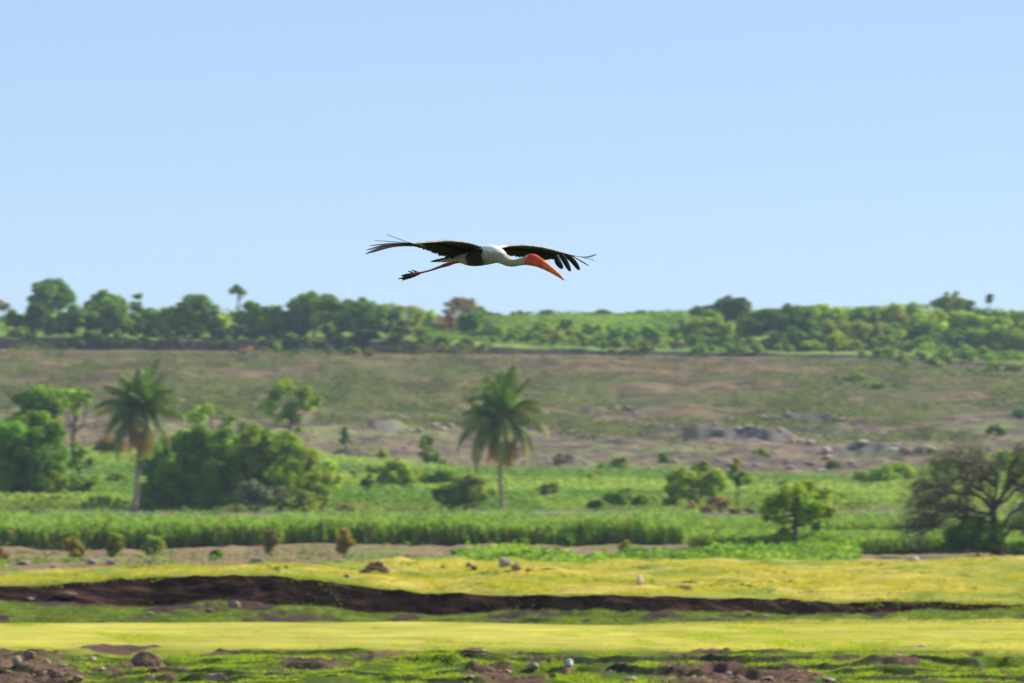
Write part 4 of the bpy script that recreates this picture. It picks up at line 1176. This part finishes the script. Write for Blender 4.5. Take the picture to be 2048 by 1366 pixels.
for (lb, px, py, hw, hh, col) in [
    ('tan stone at the foot of the bank left of centre', 468, 1209, 14, 8, PK * .8),
    ('brown clod right of the tan stone at the foot of the bank', 418, 1222, 10, 6, BR),
    ('brown boulder half buried in the left end of the bank', 133, 1190, 24, 9, BR * .9),
    ('small grey stone at the left foot of the bank', 58, 1198, 10, 4, GR),
    ('tan stone in the ditch weeds at left', 300, 1228, 9, 4, PK),
    ('pinkish stone at the foot of the bank right of centre', 1497, 1229, 9, 6, PK * .8),
    ('small white stone at the foot of the bank right of centre', 1531, 1231, 7, 3, WH * .8),
]:
    stone('stone', lb, 'stone', px, py, hw, hh, col, int(px), G3, 91)
for (lb, px, py, hw, hh) in [
    ('grey stone pair lump on the soil strip at left', 45, 1129, 16, 5), ('small grey stone right of the lump on the soil strip', 107, 1135, 9, 5),
    ('pale slab on the soil strip below the second cane clump', 182, 1128, 13, 6), ('pale slab right of the other slab on the soil strip', 221, 1130, 13, 6),
    ('pale slab on the soil strip under the third cane clump', 300, 1125, 11, 5), ('grey stone heap by the narrow cane clump', 512, 1125, 18, 6),
    ('grey stone at the foot of the golden cane clump', 672, 1122, 10, 5)]:
    stone('stone', lb, 'stone', px, py, hw, hh, C(.32, .27, .24), int(px), 'stones on the soil strip', 166, rough=.22)

# quarry boulders
GQ = 'boulders scattered in the quarry'
def quarry_label(px, py):
    x = ('left of the fuller palm' if px < 960 else 'just right of the fuller palm' if px < 1330 else
         'left part of the rocky outcrop' if px < 1520 else 'right part of the rocky outcrop' if px < 1700 else 'around the white block')
    y = 'high' if py < 850 else 'low' if py > 912 else 'midway'
    return 'grey brown boulder ' + y + ' in the quarry, ' + x
big = [(1255, 818, 9, 6), (1225, 812, 8, 5), (1232, 822, 5, 8), (1272, 828, 6, 5), (1475, 857, 9, 5), (1497, 862, 13, 4), (1515, 857, 7, 6), (1526, 836, 9, 4), (1550, 838, 12, 3),
       (1574, 834, 9, 5), (1430, 850, 7, 6), (1460, 840, 12, 4), (1680, 843, 16, 4), (1618, 886, 12, 6), (1652, 902, 13, 9), (1600, 884, 8, 4), (1585, 883, 7, 4),
       (1722, 896, 20, 5), (1790, 892, 13, 4), (1573, 925, 8, 7), (1580, 936, 12, 4), (1512, 932, 10, 4), (1460, 932, 8, 5), (1348, 925, 9, 6), (1620, 930, 14, 5), (1655, 925, 10, 5),
       (1702, 927, 8, 5), (1640, 940, 14, 4), (868, 853, 9, 6), (885, 858, 9, 5), (900, 850, 7, 6), (840, 862, 8, 4), (1190, 862, 9, 5), (1170, 870, 6, 5), (693, 902, 6, 8), (706, 910, 6, 5), (850, 856, 6, 4), (1300, 938, 9, 4), (1330, 945, 9, 3)]
for i, (px, py, hw, hh) in enumerate(big):
    stone('boulder', quarry_label(px, py), 'boulder', px, py, hw, hh, [GR * 1.2, PK * 1.1, C(.40, .33, .27)][i % 3], 900 + i, GQ + ', ' + quarry_label(px, py)[19:], 522, sub=2)
rq = np.random.default_rng(99)
for i in range(45):
    px = rq.choice([rq.uniform(1380, 1720), rq.uniform(1060, 1300), rq.uniform(640, 900)], p=[.6, .2, .2]); py = rq.uniform(835, 945)
    stone('boulder', quarry_label(px, py), 'boulder', px, py, rq.uniform(3, 7), rq.uniform(1.5, 3), [GR * 1.1, PK, C(.40, .33, .27)][i % 3], 1000 + i, GQ + ', ' + quarry_label(px, py)[19:], 522, sub=2)
stone('boulder', 'bright white block among the dark stones right in the quarry', 'boulder', 1785, 900, 9, 5, WH, 55, GQ, 522, sub=2)
# tumbled slab wall at the right end of the quarry
def slab_ruin():
    d = hit(1850, 912, 522); s = FPX / d; gz = float(ground_z(1850, d)[0])
    o = thing('collapsed_wall', 'low tumbled slab wall with a tilted capstone right in the quarry', 'wall', (float(xpos(np.array(1850.), d)), d, gz))
    for i, (x, z, hw, hh, rot, c) in enumerate([(-38, 8, 16, 9, .05, PK), (-14, 8, 12, 8, -.05, PK * .8), (10, 6, 10, 7, .1, PK * .7)]):
        q = link('block', rock_mesh('block', hw / s, .5, hh / s, 60 + i, c, 9, .05, 2), M_ROCK, o, (x / s, 0, z / s)); q.rotation_euler = (0, rot, 0)
    q = link('capstone', rock_mesh('capstone', 26 / s, .8, 3 / s, 70, GR * 1.5, 9, .04, 2), M_ROCK, o, (12 / s, 0, 13 / s)); q.rotation_euler = (0, .28, 0)
slab_ruin()

# loose clods over the dirt patches
def clods():
    r = np.random.default_rng(4)
    parts = []
    bm = bmesh.new(); bmesh.ops.create_icosphere(bm, subdivisions=1, radius=1)
    V0 = np.array([v.co[:] for v in bm.verts]); F0 = np.array([[v.index for v in f.verts] for f in bm.faces]); bm.free()
    n = 2600
    px, d = sample_rows(n, -100, 2150, 0, 0, 65, 77)
    y = YH + CZ * FPX / d
    k = r.uniform(0, 1, n) < soil_mask(px, y) * .8 + .002
    px, d = px[k], d[k]; n = len(px)
    z = ground_z(px, d); X = xpos(px, d)
    sz = r.uniform(.006, .022, n) * (1 + (r.uniform(0, 1, n) < .06) * 1.2)
    A = V0[None] * (1 + r.normal(size=(n, len(V0), 1)) * .18) * sz[:, None, None] * C(1.3, 1.1, .75)
    A = A + np.stack([X, d, z + sz * .3], -1)[:, None]
    F = F0[None] + (np.arange(n) * len(V0))[:, None, None]
    cc = np.array([BR * .8, BR * 1.3, PK * .8, PK * 1.2])[r.integers(0, 4, n)]
    tag(link('soil_clods', mesh_np('soil_clods', A.reshape(-1, 3), F.reshape(-1, 3), np.repeat(cc, len(V0), axis=0)), M_ROCK),
        'loose brown earth clods and gravel on the bare dirt patches', 'clods', kind='stuff')
clods()

# ------------------------------------------------------------------ painted stork
SD, SX = 32.0, 975.0            # distance and reference column; heading 45 degrees to the right and towards the camera
SS = FPX / SD
def SP(px, py, depth_px=None):
    """local stork coordinates (metres, origin at the breast) of a photo pixel; depth_px is an extra distance away, in pixels"""
    dd = -(px - SX) if depth_px is None else depth_px
    return C((px - SX) / SS, dd / SS, -(py - 511) / SS)
STK = thing('painted_stork', 'painted stork gliding with spread black wings and orange bill', 'bird', tuple(P(SX, 511, SD)))
HD = C(math.cos(R(45)), -math.sin(R(45)), 0)          # heading
LAT = C(math.sin(R(45)), math.cos(R(45)), 0)          # across the body (away, right)

def ring_loft(cl, sides=20):
    """cl: px,py,r_vertical,r_lateral (pixels)"""
    p = np.array([SP(a, b) for (a, b, _, _) in cl])
    t = np.gradient(p, axis=0); t /= np.linalg.norm(t, axis=1)[:, None]
    up = np.cross(LAT[None], t); up /= np.linalg.norm(up, axis=1)[:, None]
    up *= np.sign(up[:, 2:3])
    th = np.arange(sides) / sides * 2 * math.pi
    rv = np.array([c[2] for c in cl]) / SS; rl = np.array([c[3] for c in cl]) / SS
    V = p[:, None] + np.cos(th)[None, :, None] * LAT * rl[:, None, None] + np.sin(th)[None, :, None] * up[:, None] * rv[:, None, None]
    n = len(cl)
    i = np.arange(n - 1)[:, None]; j = np.arange(sides)[None]; j2 = (j + 1) % sides
    F = [tuple(x) for x in np.stack([i * sides + j, i * sides + j2, (i + 1) * sides + j2, (i + 1) * sides + j], -1).reshape(-1, 4)]
    F.append(tuple(range(sides - 1, -1, -1))); F.append(tuple((n - 1) * sides + k for k in range(sides)))
    return V.reshape(-1, 3), F

def dense(cl, m):
    cl = np.array(cl, float); n = len(cl)
    t = np.linspace(0, n - 1, m)
    # Catmull-Rom
    i = np.clip(t.astype(int), 0, n - 2); f = (t - i)[:, None]
    p0 = cl[np.clip(i - 1, 0, n - 1)]; p1 = cl[i]; p2 = cl[i + 1]; p3 = cl[np.clip(i + 2, 0, n - 1)]
    return .5 * ((2 * p1) + (-p0 + p2) * f + (2 * p0 - 5 * p1 + 4 * p2 - p3) * f ** 2 + (-p0 + 3 * p1 - 3 * p2 + p3) * f ** 3)

bodyc = dense([(896, 518, 3.5, 3), (906, 514.5, 7, 8), (920, 513.5, 10.5, 14), (940, 514, 17, 19), (960, 511.5, 20, 23), (980, 509, 19.5, 22), (994, 510.5, 16.5, 17),
               (1006, 518, 12, 12), (1016, 525.5, 8.6, 8.5), (1028, 527.8, 7.2, 7), (1040, 525.8, 7.4, 7), (1050, 523.8, 8.8, 7.5), (1059, 522.3, 11.6, 8.6), (1067, 523, 12.2, 8.8),
               (1076, 527, 10.6, 7.6), (1086, 533, 8.8, 6.2), (1098, 541.3, 6.6, 4.8), (1110, 549.8, 4.9, 3.6), (1120, 558, 3.2, 2.5), (1126.8, 564.6, 1.7, 1.4)], 90)
shells = [ring_loft([tuple(x) for x in bodyc])]
def limb(pts, off, sides=10):
    """pts px,py,r ; off = sideways offset in px along the body's lateral axis"""
    c = dense([(a, b, r_) for a, b, r_ in pts], len(pts) * 5)
    p = np.array([SP(a, b) for a, b, _ in c]) + LAT * off / SS
    t = np.gradient(p, axis=0); t /= np.linalg.norm(t, axis=1)[:, None]
    a_ = np.cross(t, C(0, 0, 1)); a_ /= np.linalg.norm(a_, axis=1)[:, None]; b_ = np.cross(t, a_)
    th = np.arange(sides) / sides * 2 * math.pi; rr = c[:, 2] / SS
    V = p[:, None] + rr[:, None, None] * (np.cos(th)[None, :, None] * a_[:, None] + np.sin(th)[None, :, None] * b_[:, None])
    n = len(c); i = np.arange(n - 1)[:, None]; j = np.arange(sides)[None]; j2 = (j + 1) % sides
    F = [tuple(x) for x in np.stack([i * sides + j, i * sides + j2, (i + 1) * sides + j2, (i + 1) * sides + j], -1).reshape(-1, 4)]
    F.append(tuple(range(sides - 1, -1, -1))); F.append(tuple((n - 1) * sides + k for k in range(sides)))
    return V.reshape(-1, 3), F
for off, dy in ((-5, 0.6), (5, -1.6)):
    shells.append(limb([(936, 516 + dy, 8), (918, 519.5 + dy, 5.2), (903, 524 + dy, 3.8), (891, 528 + dy, 3.9), (882, 530.5 + dy, 2.7), (862, 537 + dy, 2.1), (845, 541 + dy, 2.0), (829, 544.2 + dy, 2.7)], off))
    shells.append(limb([(833, 543.5 + dy, 2.0), (824, 539.5 + dy, 1.8), (817, 537 + dy, 1.4)], off))                              # hind toe
    shells.append(limb([(831, 544 + dy, 2.4), (818, 545 + dy, 2.2), (806, 545.5 + dy, 1.6)], off - 4))
    shells.append(limb([(831, 544 + dy, 2.4), (812, 549 + dy, 2.2), (797, 552 + dy, 1.5)], off))
    shells.append(limb([(831, 544 + dy, 2.4), (815, 551 + dy, 2.0), (801, 555 + dy, 1.4)], off + 4))
vv, ff, nn_ = [], [], 0
for v, f in shells:
    vv += [tuple(x) for x in v]; ff += [tuple(int(i) + nn_ for i in q) for q in f]; nn_ += len(v)
tmpm = bpy.data.meshes.new('body_shells'); tmpm.from_pydata(vv, [], ff); tmpm.update()
bm = bmesh.new(); bm.from_mesh(tmpm); bmesh.ops.recalc_face_normals(bm, faces=bm.faces); bm.to_mesh(tmpm); bm.free()
tmpo = bpy.data.objects.new('tmp', tmpm); COL.objects.link(tmpo)
md = tmpo.modifiers.new('r', 'REMESH'); md.mode = 'VOXEL'; md.voxel_size = .0034; md.use_smooth_shade = True
ms = tmpo.modifiers.new('s', 'SMOOTH'); ms.iterations = 3; ms.factor = .4
dg = bpy.context.evaluated_depsgraph_get()
bodym = bpy.data.meshes.new_from_object(tmpo.evaluated_get(dg))
bpy.data.objects.remove(tmpo)
bv = np.empty(len(bodym.vertices) * 3); bodym.vertices.foreach_get('co', bv); bv = bv.reshape(-1, 3)
bpx = bv[:, 0] * SS + SX; bpy_ = -bv[:, 2] * SS + 511
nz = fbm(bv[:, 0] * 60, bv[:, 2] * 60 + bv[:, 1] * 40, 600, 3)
cream_shaded = (C(.37, .33, .215) + (C(.82, .80, .76) - C(.37, .33, .215)) * (1 - sstep(498, 507, bpy_ + (bpx - 975) * -.12 + (nz - .5) * 10))[:, None]) * (.85 + .3 * nz[:, None])  # white back, tan lower flanks: backlit underside shade painted into the plumage
bc = cream_shaded.copy()
def put(mask, col, amt=1.0):
    m_ = np.clip(mask, 0, 1)[:, None] * amt
    bc[:] = bc * (1 - m_) + col * (.8 + .4 * nz[:, None]) * m_
along = bpx + (nz - .5) * 12
neck_olive = sstep(1000, 1015, along) * (1 - sstep(1046, 1052, along))
put(neck_olive * sstep(519, 526, bpy_ + (nz - .5) * 6 + 2), C(.40, .32, .20))
put(sstep(930, 937, along) * (1 - sstep(962, 970, along + (bpy_ - 511) * -.15)) * sstep(493, 500, bpy_), C(.018, .017, .016))            # black breast and wing band
put((1 - sstep(926, 932, along)) * (1 - sstep(506, 509, bpy_)), C(.02, .02, .02))
put(sstep(1049, 1053, along + (bpy_ - 522) * .25), C(.75, .085, .022))                                                       # bare head
put(sstep(1076, 1092, along), C(.84, .165, .025))
put((abs(bpy_ - (518.8 + (bpx - 1063) * .62)) < 1.0) * sstep(1052, 1056, bpx) * (1 - sstep(1072, 1078, bpx)), C(.35, .05, .02), .7)
put((abs(bpy_ - (529 + (bpx - 1072) * .655)) < .8) * sstep(1072, 1076, bpx) * (1 - sstep(1108, 1118, bpx)), C(.50, .08, .02), .8)
leg = ((bpx < 917) & (bpy_ > 520.5 + (917 - bpx) * .10)) | (bpx < 890)
put(leg.astype(float), C(.30, .055, .04))
put((bpx < 836).astype(float) * sstep(.3, .45, nz), C(.06, .03, .03))
put((bpx < 818).astype(float), C(.04, .025, .025))
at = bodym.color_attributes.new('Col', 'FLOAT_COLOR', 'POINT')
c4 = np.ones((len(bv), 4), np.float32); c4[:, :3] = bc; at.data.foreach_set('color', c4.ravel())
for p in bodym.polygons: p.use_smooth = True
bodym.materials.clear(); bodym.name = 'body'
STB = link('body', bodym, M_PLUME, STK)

# eyes
for sg in (-1, 1):
    e = rock_mesh('eye', 2.1 / SS, 2.1 / SS, 1.9 / SS, 5, C(.02, .015, .01), 0, 0, 3)
    q = link('eye', e, M_SKIN, STK); q.location = SP(1063.5, 518.8) + LAT * sg * 7.4 / SS
    for p in e.polygons: p.use_smooth = True

def feather(pts, wid, normal_hint, col, thick=.0016):
    """closed thin vane along pts (local points), broad in the plane given by wid direction"""
    p = dense(pts, 14); n = len(p)
    t = np.linspace(0, 1, n)
    prof = np.clip(np.sin(np.clip(t * .86 + .14, 0, 1) * math.pi) ** .45, .08, 1)
    hw = np.linalg.norm(wid) * .5 * prof; wd = wid / np.linalg.norm(wid)
    tan = np.gradient(p, axis=0); tan /= np.linalg.norm(tan, axis=1)[:, None]
    wv = wd[None] - tan * (tan @ wd)[:, None]; wv /= np.linalg.norm(wv, axis=1)[:, None]
    nv = np.cross(tan, wv)
    a = p + wv * hw[:, None]; b = p - wv * hw[:, None]; c = p + nv * thick; e = p - nv * thick
    V = np.stack([a, c, b, e], 1).reshape(-1, 3)
    i = np.arange(n - 1)[:, None]; j = np.arange(4)[None]; j2 = (j + 1) % 4
    F = np.stack([i * 4 + j, i * 4 + j2, (i + 1) * 4 + j2, (i + 1) * 4 + j], -1).reshape(-1, 4)
    return V, F, col

BLK = C(.016, .016, .018)
BACK = C(-math.cos(R(45)), math.sin(R(45)), 0)
def wing(st, side, root_white, prims, name):
    """st: list of (Lx,Ly,Tx,Ty,r) stations; leading edge depth grows with span, trailing edge lies behind it"""
    st = dense(st, 64); n = len(st)
    m = 22
    rings = []; cols = []
    for k, (lx, ly, tx, ty, r_) in enumerate(st):
        dl = (lx - SX) * (1 if side > 0 else 1)           # near wing: left = closer; far wing: right = farther
        Lp = SP(lx, ly, dl); Tp = SP(tx, ty, dl - (tx - lx))
        ch = Tp - Lp; cl_ = np.linalg.norm(ch)
        upv = np.cross(ch / cl_, C(LAT[0], LAT[1], 0)); upv *= np.sign(upv[2]) or 1
        upv /= np.linalg.norm(upv)
        rr = r_ / SS
        u = np.concatenate([np.linspace(1, 0, m // 2), np.linspace(0, 1, m // 2 + 2)[1:-1]])    # over the top to the nose and back below
        top = np.arange(m) < m // 2
        th = rr * (2.6 * np.sqrt(np.clip(u, 0, 1)) * np.exp(-u * 3.2)) + .0012
        camb = .05 * cl_ * np.sin(np.clip(u, 0, 1) * math.pi)
        off = np.where(top, th * 1.25 + camb, -th * .55 + camb)
        pts = Lp + ch[None] * u[:, None] + upv * off[:, None]
        rings.append(pts)
        w_ = vnoise(np.full(m, k * .45), u * 6, 620 + side)
        grey = C(.42, .34, .30) * (.45 + .95 * w_[:, None])
        c = np.where((top & (u < .26))[:, None], grey, BLK * (.7 + .8 * w_[:, None]))
        c = np.where((top & (u >= .22))[:, None], C(.035, .04, .038) * (.6 + w_[:, None]), c)
        if root_white > 0:
            f_ = 1 - sstep(root_white - 2.5, root_white, np.full(m, float(k)) + (w_ - .5) * 2)
            c = c * (1 - f_[:, None]) + C(.80, .77, .74) * f_[:, None]
        cols.append(c)
    V = np.array(rings).reshape(-1, 3); cc = np.array(cols).reshape(-1, 3)
    i = np.arange(n - 1)[:, None]; j = np.arange(m)[None]; j2 = (j + 1) % m
    F = np.stack([i * m + j, i * m + j2, (i + 1) * m + j2, (i + 1) * m + j], -1).reshape(-1, 4)
    caps = []
    for a in (0, n - 1):
        c0 = a * m
        for q in range(m // 2 - 1):
            caps.append([c0 + q, c0 + q + 1, c0 + m - 2 - q, c0 + m - 1 - q])
    F = np.concatenate([F, np.array(caps)])
    parts = [(V, F, cc)]
    # secondaries: vanes running back past the trailing edge, giving its stepped outline
    r = np.random.default_rng(640 + side)
    for k in np.linspace(4, n - 5, 30).astype(int):
        lx, ly, tx, ty, r_ = st[k]
        dl = lx - SX
        Lp = SP(lx, ly, dl); Tp = SP(tx, ty, dl - (tx - lx))
        ch = Tp - Lp
        a = Lp + ch * .45 + C(0, 0, -.001); b = Lp + ch * .8 + C(0, 0, .004); c = Lp + ch * (1.035 + r.uniform(-.02, .03)) + C(0, 0, -.004 * r.uniform(0, 1))
        parts.append(feather([tuple(a), tuple(b), tuple(c)], LAT * .046, None, BLK * r.uniform(.7, 1.5)))
    wo_ = link('wing', mesh_np('wing', *merge(parts), smooth=True), M_PLUME, STK)
    if name: wo_['label'] = name
    for (pts, wv, hw_px) in prims:
        P3 = [tuple(SP(x, y, (x - SX) + e)) for (x, y, e) in pts]
        v, f, c = feather(P3, wv * hw_px / SS, None, BLK * 1.2)
        link('primary_feather', mesh_np('primary_feather', v, f, C(.02, .02, .024), smooth=True), M_FEATH, wo_)
    return wo_

near = [(984, 499, 925, 517, 3.5), (963, 494, 902, 514.5, 4.2), (940, 488, 880, 508, 4.6), (915, 485.5, 862, 502, 4.6), (892, 485.5, 846, 497.5, 4.2), (868, 488.5, 834, 494.6, 3.4), (845, 490.8, 821, 495, 2.6), (825, 492.3, 811, 496, 2.0), (812, 493.5, 803, 497, 1.6)]
bk = BACK + C(0, 0, .28)
nprims = [([(850, 497, 0), (815, 488.5, 0), (778, 476.5, 0)], bk, 9), ([(845, 493, 0), (800, 490.5, 0), (755, 488.8, 0)], bk, 9), ([(840, 493, 0), (790, 493.5, 0), (744, 499.5, 0)], bk, 9),
          ([(835, 493.5, 0), (780, 496.5, 0), (738, 508.5, 0)], bk, 9), ([(832, 494.5, 0), (775, 500.5, 0), (737, 516, 0)], bk, 10), ([(828, 495.5, 0), (785, 500, 0), (745, 513.5, 0)], bk, 10)]
wing(near, -1, 0, nprims, None)
farw = [(990, 498, 968, 503, 4), (1004, 494.5, 966, 504, 4.4), (1022, 490.5, 978, 503.5, 4.6), (1042, 489, 994, 503.5, 4.6), (1065, 489.3, 1016, 505, 4.4), (1086, 491.5, 1038, 507, 4.0), (1106, 495.3, 1062, 510, 3.4), (1125, 500, 1086, 512.5, 2.8), (1141, 504, 1104, 511, 2.2), (1152, 507, 1124, 511, 1.7)]
vx = C(1, .2, 0)
fprims = [([(1114, 506, 0), (1117.5, 520, 0), (1126.5, 533, 0)], vx, 13), ([(1124, 505, 0), (1133, 520, 0), (1142.6, 537.8, 0)], vx, 11), ([(1132, 504, 0), (1148, 517, 0), (1161.4, 534.8, 0)], vx, 11),
          ([(1140, 504, 0), (1160, 514, 0), (1180.5, 525.5, 0)], C(1, .2, -.4), 9), ([(1146, 505, 0), (1170, 509, 0), (1192, 513.7, 0)], bk, 8), ([(1146, 505.5, 0), (1175, 507.8, 0), (1196.5, 501.5, 0)], bk, 8)]
wing(farw, 1, 13, fprims, None)

# tail: a short fan of dark feathers, pale beneath
parts = []
for k in range(7):
    f_ = (k - 3) / 3
    a = SP(912, 511) + LAT * f_ * 5 / SS; b = SP(890, 516) + LAT * f_ * 14 / SS; c = SP(868 + abs(f_) * 7, 520.8) + LAT * f_ * 22 / SS
    parts.append(feather([tuple(a), tuple(b), tuple(c)], LAT * .045, None, BLK * 1.2))
for k in range(5):
    f_ = (k - 2) / 2
    a = SP(912, 514) + LAT * f_ * 5 / SS; b = SP(898, 517) + LAT * f_ * 8 / SS; c = SP(884, 519.8) + LAT * f_ * 12 / SS
    parts.append(feather([tuple(a), tuple(b), tuple(c)], LAT * .04, None, C(.7, .68, .62)))
link('tail', mesh_np('tail', *merge(parts), smooth=True), M_PLUME, STK)

# ------------------------------------------------------------------ haze
HZ = 0.00014
V = np.array([[x, yv, z] for z in (-8, 60) for yv in (-60, 3060) for x in (-2600, 2600)], float)
F = np.array([[0, 2, 3, 1], [4, 5, 7, 6], [0, 1, 5, 4], [2, 6, 7, 3], [0, 4, 6, 2], [1, 3, 7, 5]])
m, t, out = new_mat('haze_mat')
pv = t.nodes.new('ShaderNodeVolumePrincipled')
pv.inputs['Color'].default_value = (.62, .80, 1, 1)
pv.inputs['Density'].default_value = HZ
pv.inputs['Anisotropy'].default_value = 0.2
t.links.new(pv.outputs[0], out.inputs['Volume'])
hz = link('haze', mesh_np('haze', V, F), m)
tag(hz, 'thin pale blue air haze over the whole landscape', 'haze', kind='stuff')
